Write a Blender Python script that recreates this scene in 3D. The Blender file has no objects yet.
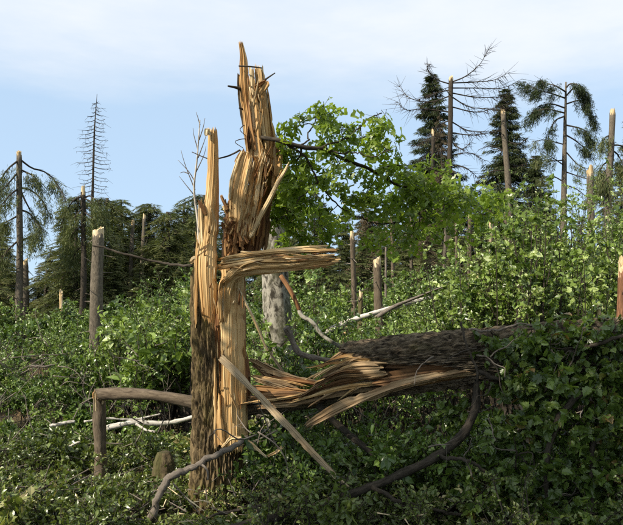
import bpy, math, random
import numpy as np
from mathutils import Vector, noise as mnoise

# ---------------------------------------------------------------- camera, sky, sun, exposure
sc = bpy.context.scene
col = sc.collection
W0, H0, F0 = 623.0, 525.0, 668.0          # photograph size and focal length in its pixels
CAMZ, HORIZON = 1.7, 325.0
PITCH = math.atan((HORIZON - H0 / 2) / F0)
cam = bpy.data.objects.new('camera', bpy.data.cameras.new('camera'))
col.objects.link(cam)
cam.data.sensor_fit = 'HORIZONTAL'; cam.data.sensor_width = 36.0
cam.data.lens = 36.0 * F0 / W0
cam.data.clip_start = 0.05; cam.data.clip_end = 3000
cam.location = (0, 0, CAMZ)
cam.rotation_euler = (math.pi / 2 + PITCH, 0, 0)
sc.camera = cam

SUN_DIR = Vector((-0.70, -0.50, 0.60)).normalized()      # towards the sun
sun_el = math.asin(SUN_DIR.z)
sun_az = math.atan2(SUN_DIR.x, SUN_DIR.y)

world = bpy.data.worlds.new('World'); sc.world = world; world.use_nodes = True
nt = world.node_tree; nt.nodes.clear()
def N(t, typ, **kw):
    n = t.nodes.new(typ)
    for k, v in kw.items(): setattr(n, k, v)
    return n
sky = N(nt, 'ShaderNodeTexSky', sky_type='NISHITA', sun_disc=False)
sky.sun_elevation = sun_el; sky.sun_rotation = sun_az
sky.altitude = 150; sky.air_density = 1.0; sky.dust_density = 0.25; sky.ozone_density = 2.2
bg = N(nt, 'ShaderNodeBackground'); bg.inputs['Strength'].default_value = 0.094
out = N(nt, 'ShaderNodeOutputWorld')
tc = N(nt, 'ShaderNodeTexCoord'); sep = N(nt, 'ShaderNodeSeparateXYZ')
mp = N(nt, 'ShaderNodeMapping'); mp.inputs['Scale'].default_value = (2.2, 2.2, 9.0)
cn = N(nt, 'ShaderNodeTexNoise'); cn.inputs['Scale'].default_value = 1.3; cn.inputs['Detail'].default_value = 7; cn.inputs['Roughness'].default_value = 0.55
ma = N(nt, 'ShaderNodeMath', operation='MULTIPLY_ADD'); ma.inputs[1].default_value = 0.16
mr = N(nt, 'ShaderNodeMapRange', interpolation_type='SMOOTHSTEP')
mr.inputs['From Min'].default_value = 0.37; mr.inputs['From Max'].default_value = 0.47
mr.inputs['To Min'].default_value = 0.0; mr.inputs['To Max'].default_value = 0.9
mx = N(nt, 'ShaderNodeMix', data_type='RGBA'); mx.inputs[7].default_value = (7.2, 7.5, 7.9, 1)
hz = N(nt, 'ShaderNodeMix', data_type='RGBA'); hz.inputs[0].default_value = 0.75; hz.inputs[7].default_value = (4.8, 6.4, 8.2, 1)
L = nt.links.new
L(tc.outputs['Generated'], mp.inputs['Vector']); L(mp.outputs[0], cn.inputs['Vector'])
L(tc.outputs['Generated'], sep.inputs[0]); L(cn.outputs['Fac'], ma.inputs[0]); L(sep.outputs['Z'], ma.inputs[2])
pt = N(nt, 'ShaderNodeTexNoise'); pt.inputs['Scale'].default_value = 2.6; pt.inputs['Detail'].default_value = 8; pt.inputs['Roughness'].default_value = 0.6
pr = N(nt, 'ShaderNodeMapRange', interpolation_type='SMOOTHSTEP'); pr.inputs['From Min'].default_value = 0.30; pr.inputs['From Max'].default_value = 0.62; pr.inputs['To Min'].default_value = 0.68
pm = N(nt, 'ShaderNodeMath', operation='MULTIPLY'); pv = N(nt, 'ShaderNodeMapping'); pv.inputs['Scale'].default_value = (1.0, 1.0, 3.5)
L(tc.outputs['Generated'], pv.inputs['Vector']); L(pv.outputs[0], pt.inputs['Vector']); L(pt.outputs['Fac'], pr.inputs['Value'])
L(ma.outputs[0], mr.inputs['Value']); L(mr.outputs[0], pm.inputs[0]); L(pr.outputs[0], pm.inputs[1]); L(pm.outputs[0], mx.inputs[0])
L(sky.outputs[0], hz.inputs[6]); L(hz.outputs[2], mx.inputs[6]); L(mx.outputs[2], bg.inputs['Color']); L(bg.outputs[0], out.inputs['Surface'])

sl = bpy.data.lights.new('sun', 'SUN'); sl.energy = 5.0; sl.angle = math.radians(0.5); sl.color = (1.0, 0.90, 0.74)
so = bpy.data.objects.new('sun', sl); col.objects.link(so)
so.rotation_euler = (-SUN_DIR).to_track_quat('-Z', 'Y').to_euler()

sc.view_settings.view_transform = 'Standard'; sc.view_settings.look = 'None'
sc.view_settings.exposure = 0.5; sc.view_settings.gamma = 1.0
sc.view_settings.use_curve_mapping = False
sc.render.engine = 'CYCLES'
sc.cycles.max_bounces = 6; sc.cycles.diffuse_bounces = 3; sc.cycles.transmission_bounces = 4; sc.cycles.glossy_bounces = 2
sc.cycles.use_denoising = False
sc.cycles.sample_clamp_indirect = 4.0

# ---------------------------------------------------------------- helpers
rng = np.random.default_rng(7)
CP, SP = math.cos(PITCH), math.sin(PITCH)
def P(px, py, d):
    """World point seen at photograph pixel (px, py), d metres ahead of the camera."""
    u = (px - W0 / 2) / F0 * d; v = (H0 / 2 - py) / F0 * d
    return np.array([u, d * CP - v * SP, CAMZ + d * SP + v * CP])
def sst(a, b, x):
    t = np.clip((x - a) / (b - a), 0, 1); return t * t * (3 - 2 * t)
def gz(x, y):
    x = np.asarray(x, float); y = np.asarray(y, float)
    z = 1.15 * sst(7.5, 22, y) + 0.06 * np.sin(x * 1.3 + 0.7) * np.cos(y * 0.9) + 0.05 * np.sin(x * 0.45 + y * 0.6)
    return z + 0.012 * np.clip(y - 22, 0, 400)
def norm(a):
    a = np.asarray(a, float); return a / np.maximum(np.linalg.norm(a, axis=-1, keepdims=True), 1e-9)
def spline(pts, n):
    """Catmull-Rom through the rows of pts (any number of columns)."""
    p = np.asarray(pts, float)
    if len(p) == 2: p = np.vstack([p[0], p.mean(0), p[1]])
    q = np.vstack([2 * p[0] - p[1], p, 2 * p[-1] - p[-2]])
    seg = np.linalg.norm(np.diff(p[:, :3], axis=0), axis=1); s = np.concatenate([[0], np.cumsum(seg)]); s /= s[-1]
    t = np.linspace(0, 1, n); i = np.clip(np.searchsorted(s, t, 'right') - 1, 0, len(p) - 2)
    f = ((t - s[i]) / np.maximum(s[i + 1] - s[i], 1e-9))[:, None]
    a, b, c, d = q[i], q[i + 1], q[i + 2], q[i + 3]
    return 0.5 * (2 * b + (c - a) * f + (2 * a - 5 * b + 4 * c - d) * f ** 2 + (3 * b - 3 * c + d - a) * f ** 3)

def build(name, V, FL, mat, parent=None, uv=None, tone=None, smooth=True, sharp=None):
    """One mesh object out of numpy arrays; FL is a list of (m,3)/(m,4) index arrays."""
    V = np.ascontiguousarray(V, dtype=np.float32)
    FL = [np.asarray(f, dtype=np.int32) for f in FL if len(f)]
    me = bpy.data.meshes.new(name)
    me.vertices.add(len(V)); me.vertices.foreach_set('co', V.ravel())
    li = np.concatenate([f.ravel() for f in FL]); tot = np.concatenate([np.full(len(f), f.shape[1], np.int32) for f in FL])
    me.loops.add(len(li)); me.loops.foreach_set('vertex_index', li)
    me.polygons.add(len(tot)); st = np.concatenate([[0], np.cumsum(tot)[:-1]]).astype(np.int32)
    me.polygons.foreach_set('loop_start', st)
    me.polygons.foreach_set('use_smooth', np.full(len(tot), bool(smooth)))
    if uv is not None:
        ul = me.uv_layers.new(name='UVMap'); ul.data.foreach_set('uv', np.ascontiguousarray(np.asarray(uv, np.float32)[li]).ravel())
    if tone is not None:
        at = me.attributes.new('tone', 'FLOAT', 'POINT'); at.data.foreach_set('value', np.asarray(tone, np.float32))
    me.update(calc_edges=True); me.validate()
    if sharp is not None: me.set_sharp_from_angle(angle=math.radians(sharp))
    me.materials.append(mat)
    o = bpy.data.objects.new(name, me); col.objects.link(o)
    if parent is not None:
        o.parent = parent; o.matrix_parent_inverse = parent.matrix_world.inverted() if parent.type == 'EMPTY' and False else o.matrix_parent_inverse
        o.location = -Vector(parent_world(parent))
    return o
def parent_world(p):
    v = Vector(p.location)
    while p.parent is not None:
        p = p.parent; v = v + Vector(p.location)
    return v
def thing(name, label, cat, loc, group=None):
    o = bpy.data.objects.new(name, None); col.objects.link(o)
    o.empty_display_size = 0.2; o.location = Vector([float(v) for v in loc]); tag(o, label, cat, group); return o
def tag(o, label=None, cat=None, group=None, kind=None):
    if label: o['label'] = label
    if cat: o['category'] = cat
    if group: o['group'] = group
    if kind: o['kind'] = kind
    return o

class MB:
    """Collects pieces of ONE object."""
    def __init__(s): s.V = []; s.F3 = []; s.F4 = []; s.U = []; s.T = []; s.n = 0
    def add(s, V, F, uv=None, tone=None):
        V = np.asarray(V, float); k = len(V)
        s.V.append(V); s.U.append(np.zeros((k, 2)) if uv is None else uv)
        s.T.append(np.full(k, 0.5) if tone is None else (np.full(k, tone) if np.isscalar(tone) else tone))
        for f in (F if isinstance(F, list) else [F]):
            f = np.asarray(f)
            if len(f): (s.F3 if f.shape[1] == 3 else s.F4).append(f + s.n)
        s.n += k
    def build(s, name, mat, parent=None, smooth=True, sharp=None):
        FL = []
        if s.F3: FL.append(np.vstack(s.F3))
        if s.F4: FL.append(np.vstack(s.F4))
        return build(name, np.vstack(s.V), FL, mat, parent, np.vstack(s.U), np.concatenate(s.T), smooth, sharp)

def frames(C):
    T = norm(np.gradient(C, axis=0)); n = len(C)
    a = np.array([1.0, 0, 0]) if abs(T[0][0]) < 0.8 else np.array([0, 0, 1.0])
    A = np.zeros_like(C); A[0] = norm(a - T[0] * a.dot(T[0]))
    for i in range(1, n):
        v = A[i - 1] - T[i] * A[i - 1].dot(T[i]); A[i] = norm(v)
    return T, A, np.cross(T, A)
def tube(C, R, ns=8, jag=None, disp=None, cap=True, uoff=0.0):
    """Round limb along C. jag: per-column shortening (m) at the far end; disp(u, v) radial relief."""
    C = np.asarray(C, float); R = np.broadcast_to(np.asarray(R, float), (len(C),))
    T, A, B = frames(C); n = len(C)
    ang = np.linspace(0, 2 * np.pi, ns, endpoint=False)
    vlen = np.concatenate([[0], np.cumsum(np.linalg.norm(np.diff(C, axis=0), axis=1))])
    rr = np.repeat(R[:, None], ns, 1)
    if disp is not None: rr = rr + disp(ang, vlen)
    V = C[:, None, :] + rr[:, :, None] * (np.cos(ang)[None, :, None] * A[:, None, :] + np.sin(ang)[None, :, None] * B[:, None, :])
    vv = np.repeat(vlen[:, None], ns, 1)
    if jag is not None:
        keep = np.clip((vlen[-1] - np.asarray(jag)), 0.01, None) / vlen[-1]
        # resample each column so that it ends at its own length
        for c in range(ns):
            t = vlen * keep[c]
            for k in range(3): V[:, c, k] = np.interp(t, vlen, V[:, c, k])
            vv[:, c] = t
    U = np.stack([np.repeat((ang * R.mean())[None], n, 0) + uoff, vv + uoff * 3], -1)
    i, j = np.meshgrid(np.arange(n - 1), np.arange(ns), indexing='ij'); j2 = (j + 1) % ns
    F = np.stack([i * ns + j, i * ns + j2, (i + 1) * ns + j2, (i + 1) * ns + j], -1).reshape(-1, 4)
    V = V.reshape(-1, 3); U = U.reshape(-1, 2); FL = [F]
    if cap:
        k = len(V); lowest = V[(n - 1) * ns:].mean(0) if jag is None else C[-1] - T[-1] * (np.max(jag) * 0.8)
        V = np.vstack([V, lowest, C[0]]); U = np.vstack([U, [[0, vlen[-1]], [0, 0]]])
        e = np.arange(ns); e2 = (e + 1) % ns
        FL.append(np.stack([(n - 1) * ns + e, (n - 1) * ns + e2, np.full(ns, k)], -1))
        FL.append(np.stack([e2, e, np.full(ns, k + 1)], -1))
    return V, FL, U
def sticks(A, B, ra, rb):
    """Many thin three-sided twigs at once."""
    A = np.asarray(A, float); B = np.asarray(B, float); n = len(A); T = norm(B - A)
    up = np.where(np.abs(T[:, 2:3]) > 0.9, np.array([[1.0, 0, 0]]), np.array([[0, 0, 1.0]]))
    X = norm(np.cross(T, up)); Y = np.cross(T, X)
    ra = np.broadcast_to(ra, (n,))[:, None]; rb = np.broadcast_to(rb, (n,))[:, None]
    V = []
    for P0, r in ((A, ra), (B, rb)):
        for a in (0, 2.094, 4.189): V.append(P0 + r * (math.cos(a) * X + math.sin(a) * Y))
    V = np.stack(V, 1).reshape(-1, 3)
    b = (np.arange(n) * 6)[:, None]
    F = np.concatenate([b + np.array([[k, (k + 1) % 3, (k + 1) % 3 + 3, k + 3]]) for k in range(3)])
    L_ = np.linalg.norm(B - A, axis=1)
    U = np.zeros((n, 6, 2)); U[:, 3:, 1] = L_[:, None]; U[:, :, 0] = np.array([0, .01, .02, 0, .01, .02])
    return V, F, U.reshape(-1, 2)

# leaf outlines: x across, y along, z fold; a centre rib keeps the blade folded
def leaf_template(kind):
    if kind == 'oval':
        V = [(0, 0, 0), (.26, .30, .07), (.24, .62, .05), (0, 1, -.06), (-.24, .62, .05), (-.26, .30, .07), (0, .45, 0)]
        F = [(0, 1, 6), (1, 2, 6), (2, 3, 6), (3, 4, 6), (4, 5, 6), (5, 0, 6)]
    elif kind == 'oak':
        half = [(.10, .10), (.22, .22), (.15, .32), (.36, .46), (.24, .55), (.38, .72), (.22, .80), (.13, .95)]
        V = [(0, 0, 0)] + [(x, y, x * .25) for x, y in half] + [(0, 1, -.05)] + [(-x, y, x * .25) for x, y in half[::-1]] + [(0, .35, 0), (0, .72, 0)]
        n = len(V); a, b = n - 2, n - 1; F = []
        ring = list(range(0, n - 2))
        for q in range(len(ring)):
            i, j = ring[q], ring[(q + 1) % len(ring)]
            ym = (V[i][1] + V[j][1]) / 2
            F.append((i, j, a if ym < .56 else b))
    elif kind == 'maple':
        half = [(.20, .02), (.33, .12), (.28, .24), (.48, .36), (.42, .47), (.33, .50), (.36, .68), (.22, .74), (.14, .90)]
        V = [(0, 0, 0)] + [(x, y, x * .2) for x, y in half] + [(0, 1, -.08)] + [(-x, y, x * .2) for x, y in half[::-1]] + [(0, .36, -.03)]
        c = len(V) - 1; F = [(i, (i + 1) % c, c) for i in range(c)]
    elif kind == 'needle':
        V = [(0, 0, 0), (.065, .35, 0), (0, 1, 0), (-.065, .35, 0)]; F = [(0, 1, 2), (0, 2, 3)]
    return np.array(V, float), np.array(F)
TEMPL = {k: leaf_template(k) for k in ('oval', 'oak', 'maple', 'needle')}
def leaf_mesh(kind, pos, d, nrm, size, tone, bend=0.0):
    TV, TF = TEMPL[kind]; n = len(pos); k = len(TV)
    d = norm(d); s = norm(np.cross(d, nrm)); u = np.cross(s, d)
    size = np.broadcast_to(size, (n,))[:, None, None]
    z = TV[:, 2] - bend * TV[:, 1] ** 2
    V = pos[:, None] + size * (TV[None, :, 0:1] * s[:, None] + TV[None, :, 1:2] * d[:, None] + z[None, :, None] * u[:, None])
    F = (TF[None] + (np.arange(n) * k)[:, None, None]).reshape(-1, 3)
    U = np.repeat(TV[None, :, :2], n, 0).reshape(-1, 2)
    return V.reshape(-1, 3), F, U, np.repeat(tone, k)
def rnd_dirs(n, r=rng): return norm(r.normal(size=(n, 3)))
def leaves_on(A, B, per, size, r=rng, droop=0.25, upw=0.8, out=0.9, tone=(0.0, 1.0)):
    """Leaves set alternately along the twigs A->B."""
    n = len(A); t = (r.random((n, per)) * .85 + .15)
    pos = (A[:, None] + (B - A)[:, None] * t[..., None]).reshape(-1, 3)
    T = np.repeat(norm(B - A), per, 0); m = len(pos)
    d = norm(T * .6 + rnd_dirs(m, r) * out + np.array([0, 0, -droop]))
    nr = norm(np.array([0, 0, upw * .75]) + rnd_dirs(m, r) * .95 + np.array([-.25, -.30, 0]))
    sz = size * (0.45 + 0.95 * r.random(m))
    tw = np.repeat(r.random(n), per)
    tn = tone[0] + (tone[1] - tone[0]) * np.clip(.55 * tw + .45 * r.random(m), 0, 1)
    return pos, d, nr, sz, tn

# ---------------------------------------------------------------- materials
def mat_base(name, rough=0.85):
    m = bpy.data.materials.new(name); m.use_nodes = True; t = m.node_tree
    b = t.nodes['Principled BSDF']; b.inputs['Roughness'].default_value = rough
    if 'Specular IOR Level' in b.inputs: b.inputs['Specular IOR Level'].default_value = 0.25
    return m, t, b
def ramp(t, stops):
    n = N(t, 'ShaderNodeValToRGB'); e = n.color_ramp.elements
    while len(e) < len(stops): e.new(0.5)
    for i, (p, c) in enumerate(stops): e[i].position = p; e[i].color = (*c, 1)
    return n
def uvmap(t, scale):
    a = N(t, 'ShaderNodeUVMap'); m_ = N(t, 'ShaderNodeMapping'); m_.inputs['Scale'].default_value = scale
    oi = N(t, 'ShaderNodeObjectInfo'); cb = N(t, 'ShaderNodeCombineXYZ'); mu = N(t, 'ShaderNodeMath', operation='MULTIPLY'); mu.inputs[1].default_value = 37.0
    t.links.new(oi.outputs['Random'], mu.inputs[0]); t.links.new(mu.outputs[0], cb.inputs[2]); t.links.new(cb.outputs[0], m_.inputs['Location'])
    t.links.new(a.outputs[0], m_.inputs['Vector']); return m_, oi
def wood_mat(name, stops, fine=1.0, bump=0.5, rough=0.75, crack=.7):
    m, t, b = mat_base(name, rough); L_ = t.links.new
    mp1, oi = uvmap(t, (55 * fine, 2.2, 1)); mp2, _ = uvmap(t, (110 * fine, 4, 1)); mp3, _ = uvmap(t, (7, 2.5, 1))
    n1 = N(t, 'ShaderNodeTexNoise'); n1.inputs['Scale'].default_value = 1; n1.inputs['Detail'].default_value = 2
    n2 = N(t, 'ShaderNodeTexNoise'); n2.inputs['Scale'].default_value = 1; n2.inputs['Detail'].default_value = 1
    n3 = N(t, 'ShaderNodeTexNoise'); n3.inputs['Scale'].default_value = 1; n3.inputs['Detail'].default_value = 4
    L_(mp1.outputs[0], n1.inputs['Vector']); L_(mp2.outputs[0], n2.inputs['Vector']); L_(mp3.outputs[0], n3.inputs['Vector'])
    a1 = N(t, 'ShaderNodeMath', operation='MULTIPLY_ADD'); a1.inputs[1].default_value = 0.55
    a2 = N(t, 'ShaderNodeMath', operation='MULTIPLY_ADD'); a2.inputs[1].default_value = 1.05; a2.inputs[2].default_value = -0.37
    a3 = N(t, 'ShaderNodeMath', operation='MULTIPLY_ADD'); a3.inputs[1].default_value = 0.16
    L_(n3.outputs['Fac'], a2.inputs[0]); L_(a2.outputs[0], a1.inputs[2]); L_(n1.outputs['Fac'], a1.inputs[0])
    L_(oi.outputs['Random'], a3.inputs[0]); L_(a1.outputs[0], a3.inputs[2])
    r = ramp(t, stops); L_(a3.outputs[0], r.inputs['Fac'])
    mp4, _ = uvmap(t, (95, 1.6, 1)); mp5, _ = uvmap(t, (11, 2.0, 1))
    n4 = N(t, 'ShaderNodeTexNoise'); n4.inputs['Scale'].default_value = 1; n4.inputs['Detail'].default_value = 2; L_(mp4.outputs[0], n4.inputs['Vector'])
    n5 = N(t, 'ShaderNodeTexNoise'); n5.inputs['Scale'].default_value = 1; n5.inputs['Detail'].default_value = 5; L_(mp5.outputs[0], n5.inputs['Vector'])
    c4 = N(t, 'ShaderNodeMapRange'); c4.inputs['From Min'].default_value = .28; c4.inputs['From Max'].default_value = .38; c4.inputs['To Min'].default_value = crack; c4.inputs['To Max'].default_value = 0; L_(n4.outputs['Fac'], c4.inputs['Value'])
    c5 = N(t, 'ShaderNodeMapRange'); c5.inputs['From Min'].default_value = .54; c5.inputs['From Max'].default_value = .74; c5.inputs['To Max'].default_value = crack; L_(n5.outputs['Fac'], c5.inputs['Value'])
    m5 = N(t, 'ShaderNodeMix', data_type='RGBA'); m5.inputs[7].default_value = (*[.35 * q for q in stops[-1][1]][:1], .30 * stops[-1][1][1], .22 * stops[-1][1][2], 1); L_(c5.outputs[0], m5.inputs[0]); L_(r.outputs['Color'], m5.inputs[6])
    m4 = N(t, 'ShaderNodeMix', data_type='RGBA'); m4.inputs[7].default_value = (*[.7 * q for q in stops[0][1]], 1); L_(c4.outputs[0], m4.inputs[0]); L_(m5.outputs[2], m4.inputs[6])
    L_(m4.outputs[2], b.inputs['Base Color'])
    ad = N(t, 'ShaderNodeMath', operation='MULTIPLY_ADD'); ad.inputs[1].default_value = 0.6
    L_(n2.outputs['Fac'], ad.inputs[0]); L_(n1.outputs['Fac'], ad.inputs[2])
    bp = N(t, 'ShaderNodeBump'); bp.inputs['Strength'].default_value = bump * .8; bp.inputs['Distance'].default_value = 0.008
    L_(ad.outputs[0], bp.inputs['Height']); L_(bp.outputs[0], b.inputs['Normal'])
    return m
def bark_mat(name, dark, light, moss=None, sx=32, sy=7, bump=0.8, dist=0.015, moss_lo=0.5, lo=.32, hi=.72):
    m, t, b = mat_base(name, 0.95); L_ = t.links.new
    mp1, oi = uvmap(t, (sx, sy, 1)); mp2, _ = uvmap(t, (sx * 3, sy * 3, 1)); mp3, _ = uvmap(t, (5, 2.2, 1))
    v = N(t, 'ShaderNodeTexNoise'); v.inputs['Scale'].default_value = 1; v.inputs['Detail'].default_value = 8; v.inputs['Roughness'].default_value = .65; v.inputs['Distortion'].default_value = .6
    n2 = N(t, 'ShaderNodeTexNoise'); n2.inputs['Scale'].default_value = 1; n2.inputs['Detail'].default_value = 5
    n3 = N(t, 'ShaderNodeTexNoise'); n3.inputs['Scale'].default_value = 1; n3.inputs['Detail'].default_value = 5
    L_(mp1.outputs[0], v.inputs['Vector']); L_(mp2.outputs[0], n2.inputs['Vector']); L_(mp3.outputs[0], n3.inputs['Vector'])
    r = ramp(t, [(lo, dark), ((lo + hi) / 2, tuple(.5 * (a + c) for a, c in zip(dark, light))), (hi, light)]); L_(v.outputs['Fac'], r.inputs['Fac'])
    c_out = r.outputs['Color']
    if moss:
        ms = N(t, 'ShaderNodeMath', operation='MULTIPLY_ADD'); ms.inputs[1].default_value = .5
        L_(n2.outputs['Fac'], ms.inputs[0]); L_(n3.outputs['Fac'], ms.inputs[2])
        rr = N(t, 'ShaderNodeMapRange'); rr.inputs['From Min'].default_value = moss_lo + .22; rr.inputs['From Max'].default_value = moss_lo + .42; L_(ms.outputs[0], rr.inputs['Value'])
        mx_ = N(t, 'ShaderNodeMix', data_type='RGBA'); mx_.inputs[7].default_value = (*moss, 1)
        L_(rr.outputs[0], mx_.inputs[0]); L_(c_out, mx_.inputs[6]); c_out = mx_.outputs[2]
    L_(c_out, b.inputs['Base Color'])
    ad = N(t, 'ShaderNodeMath', operation='MULTIPLY_ADD'); ad.inputs[1].default_value = 0.4
    L_(n2.outputs['Fac'], ad.inputs[0]); L_(v.outputs['Fac'], ad.inputs[2])
    bp = N(t, 'ShaderNodeBump'); bp.inputs['Strength'].default_value = bump; bp.inputs['Distance'].default_value = dist
    L_(ad.outputs[0], bp.inputs['Height']); L_(bp.outputs[0], b.inputs['Normal'])
    return m
def leaf_mat(name, stops, trans=0.35, rough=0.34, spec=0.55, tint=(1.0, 1.0, .45)):
    m = bpy.data.materials.new(name); m.use_nodes = True; t = m.node_tree; t.nodes.clear(); L_ = t.links.new
    o = N(t, 'ShaderNodeOutputMaterial'); b = N(t, 'ShaderNodeBsdfPrincipled'); tr = N(t, 'ShaderNodeBsdfTranslucent'); mxs = N(t, 'ShaderNodeMixShader')
    b.inputs['Roughness'].default_value = rough; b.inputs['Specular IOR Level'].default_value = spec
    at = N(t, 'ShaderNodeAttribute', attribute_name='tone'); oi = N(t, 'ShaderNodeObjectInfo')
    ad = N(t, 'ShaderNodeMath', operation='MULTIPLY_ADD'); ad.inputs[1].default_value = .14
    L_(oi.outputs['Random'], ad.inputs[0]); L_(at.outputs['Fac'], ad.inputs[2])
    r = ramp(t, stops); L_(ad.outputs[0], r.inputs['Fac'])
    tc_ = N(t, 'ShaderNodeTexCoord'); ns = N(t, 'ShaderNodeTexNoise'); ns.inputs['Scale'].default_value = 2.3; ns.inputs['Detail'].default_value = 3
    L_(tc_.outputs['Object'], ns.inputs['Vector'])
    mr_ = N(t, 'ShaderNodeMapRange'); mr_.inputs['From Min'].default_value = .3; mr_.inputs['From Max'].default_value = .7; mr_.inputs['To Min'].default_value = .72; mr_.inputs['To Max'].default_value = 1.25
    L_(ns.outputs['Fac'], mr_.inputs['Value'])
    vm = N(t, 'ShaderNodeVectorMath', operation='SCALE'); L_(r.outputs['Color'], vm.inputs[0]); L_(mr_.outputs[0], vm.inputs['Scale'])
    vm2 = N(t, 'ShaderNodeVectorMath', operation='MULTIPLY'); vm2.inputs[1].default_value = tint; L_(vm.outputs[0], vm2.inputs[0])
    vs = N(t, 'ShaderNodeVectorMath', operation='SCALE'); vs.inputs['Scale'].default_value = 1.5; L_(vm2.outputs[0], vs.inputs[0])
    L_(vm.outputs[0], b.inputs['Base Color']); L_(vs.outputs[0], tr.inputs['Color'])
    mxs.inputs[0].default_value = trans
    L_(b.outputs[0], mxs.inputs[1]); L_(tr.outputs[0], mxs.inputs[2]); L_(mxs.outputs[0], o.inputs['Surface'])
    return m
M = {}
M['wood'] = wood_mat('fresh_torn_wood', [(0.12, (0.103, 0.045, 0.013)), (.30, (0.298, 0.150, 0.048)), (.48, (0.484, 0.300, 0.125)), (.74, (0.618, 0.456, 0.239))])
M['wood_smooth'] = wood_mat('smooth_torn_wood', [(0.05, (0.175, 0.084, 0.027)), (.26, (0.370, 0.205, 0.074)), (.48, (0.515, 0.333, 0.143)), (.75, (0.618, 0.445, 0.226))], bump=.35, crack=.4)
M['wood_pale'] = wood_mat('pale_sapwood', [(0.12, (0.247, 0.144, 0.059)), (.38, (0.495, 0.355, 0.178)), (.7, (0.659, 0.544, 0.358))], crack=.35)
M['wood_brown'] = wood_mat('brown_heartwood', [(0.15, (0.041, 0.018, 0.008)), (.4, (0.154, 0.069, 0.027)), (.72, (0.350, 0.195, 0.078))], bump=.8)
M['wood_grey'] = wood_mat('weathered_splinter', [(0.1, (.17, .12, .065)), (.45, (.34, .26, .16)), (.8, (.46, .38, .26))], rough=.85)
M['wood_dull'] = wood_mat('dull_torn_wood', [(0.1, (.09, .053, .026)), (.45, (.24, .155, .08)), (.8, (.40, .29, .165))], bump=.7)
M['wood_dark'] = wood_mat('dark_torn_wood', [(0.15, (.035, .018, .009)), (.45, (.13, .068, .030)), (.75, (.27, .155, .070))], bump=.8)
M['bark'] = bark_mat('furrowed_oak_bark', (.034, .024, .013), (.24, .175, .09), moss=(.125, .10, .034), moss_lo=.53, sx=26, sy=5, bump=1.0, dist=.02)
M['bark_log'] = bark_mat('fallen_oak_bark', (.020, .014, .010), (.25, .195, .130), moss=(.10, .09, .04), moss_lo=.62, sx=60, sy=11, bump=1.0, dist=.02, lo=.38, hi=.62)
M['bark_grey'] = bark_mat('grey_spruce_bark', (.055, .045, .034), (.20, .170, .125), sx=40, sy=14, dist=.008)
M['bark_pole'] = bark_mat('brown_pole_bark', (.050, .036, .024), (.185, .145, .100), sx=45, sy=10, dist=.006)
M['bark_dark'] = bark_mat('dark_branch_bark', (.018, .014, .010), (.085, .070, .052), sx=50, sy=12, dist=.006)
M['bark_dead'] = bark_mat('grey_dead_twig', (.075, .060, .048), (.25, .215, .175), sx=50, sy=12, dist=.005)
M['bark_birch'] = bark_mat('birch_bark', (.035, .030, .022), (.32, .30, .25), moss=(.085, .085, .05), sx=16, sy=9, bump=.45, dist=.008, moss_lo=.46, lo=.40, hi=.54)
M['birch_white'] = bark_mat('white_birch_bark', (.09, .075, .055), (.56, .52, .45), sx=24, sy=9, bump=.6, dist=.006, lo=.36, hi=.52)
M['bark_moss'] = bark_mat('mossy_stump_bark', (.04, .03, .016), (.16, .12, .07), moss=(.085, .080, .03), moss_lo=.50, dist=.02)
M['bark_red'] = bark_mat('reddish_torn_bark', (.07, .030, .015), (.30, .150, .080), sx=40, sy=6)
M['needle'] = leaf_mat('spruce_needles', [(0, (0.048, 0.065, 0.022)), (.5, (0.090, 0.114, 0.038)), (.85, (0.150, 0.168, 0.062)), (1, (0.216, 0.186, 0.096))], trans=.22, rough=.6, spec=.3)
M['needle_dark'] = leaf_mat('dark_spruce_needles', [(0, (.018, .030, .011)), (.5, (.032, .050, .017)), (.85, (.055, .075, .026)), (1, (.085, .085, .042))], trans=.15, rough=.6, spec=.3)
M['needle_brown'] = leaf_mat('dying_spruce_needles', [(0, (.045, .040, .020)), (.5, (.085, .068, .034)), (1, (.17, .115, .06))], trans=.12, rough=.7)
M['leaf_shrub'] = leaf_mat('shrub_leaves', [(0, (0.036, 0.069, 0.012)), (.4, (0.095, 0.157, 0.027)), (.72, (0.175, 0.255, 0.054)), (.90, (0.290, 0.370, 0.128)), (1, (0.440, 0.515, 0.264))], trans=0.24)  # whitish end of the ramp paints in sunlit leaf shine
M['leaf_thicket'] = leaf_mat('thicket_leaves', [(0, (0.045, 0.081, 0.014)), (.4, (0.115, 0.179, 0.031)), (.72, (0.215, 0.293, 0.066)), (.90, (0.360, 0.437, 0.162)), (1, (0.520, 0.594, 0.315))], trans=0.25)  # palest tones: pale leaf undersides, plus leaf shine put into the colour
M['leaf_oak'] = leaf_mat('oak_leaves', [(0, (0.085, 0.140, 0.017)), (.5, (0.175, 0.258, 0.036)), (.85, (0.245, 0.330, 0.055)), (1, (0.310, 0.403, 0.093))], trans=.48)
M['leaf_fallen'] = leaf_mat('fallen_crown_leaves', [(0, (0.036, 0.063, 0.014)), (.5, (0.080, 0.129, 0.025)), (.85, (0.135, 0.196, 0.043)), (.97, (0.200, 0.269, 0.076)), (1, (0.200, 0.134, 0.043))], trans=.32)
M['leaf_bramble'] = leaf_mat('bramble_leaves', [(0, (0.045, 0.067, 0.015)), (.5, (0.110, 0.151, 0.032)), (.8, (0.180, 0.218, 0.055)), (.92, (0.250, 0.252, 0.093)), (1, (0.320, 0.269, 0.128))], trans=0.24)

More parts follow.
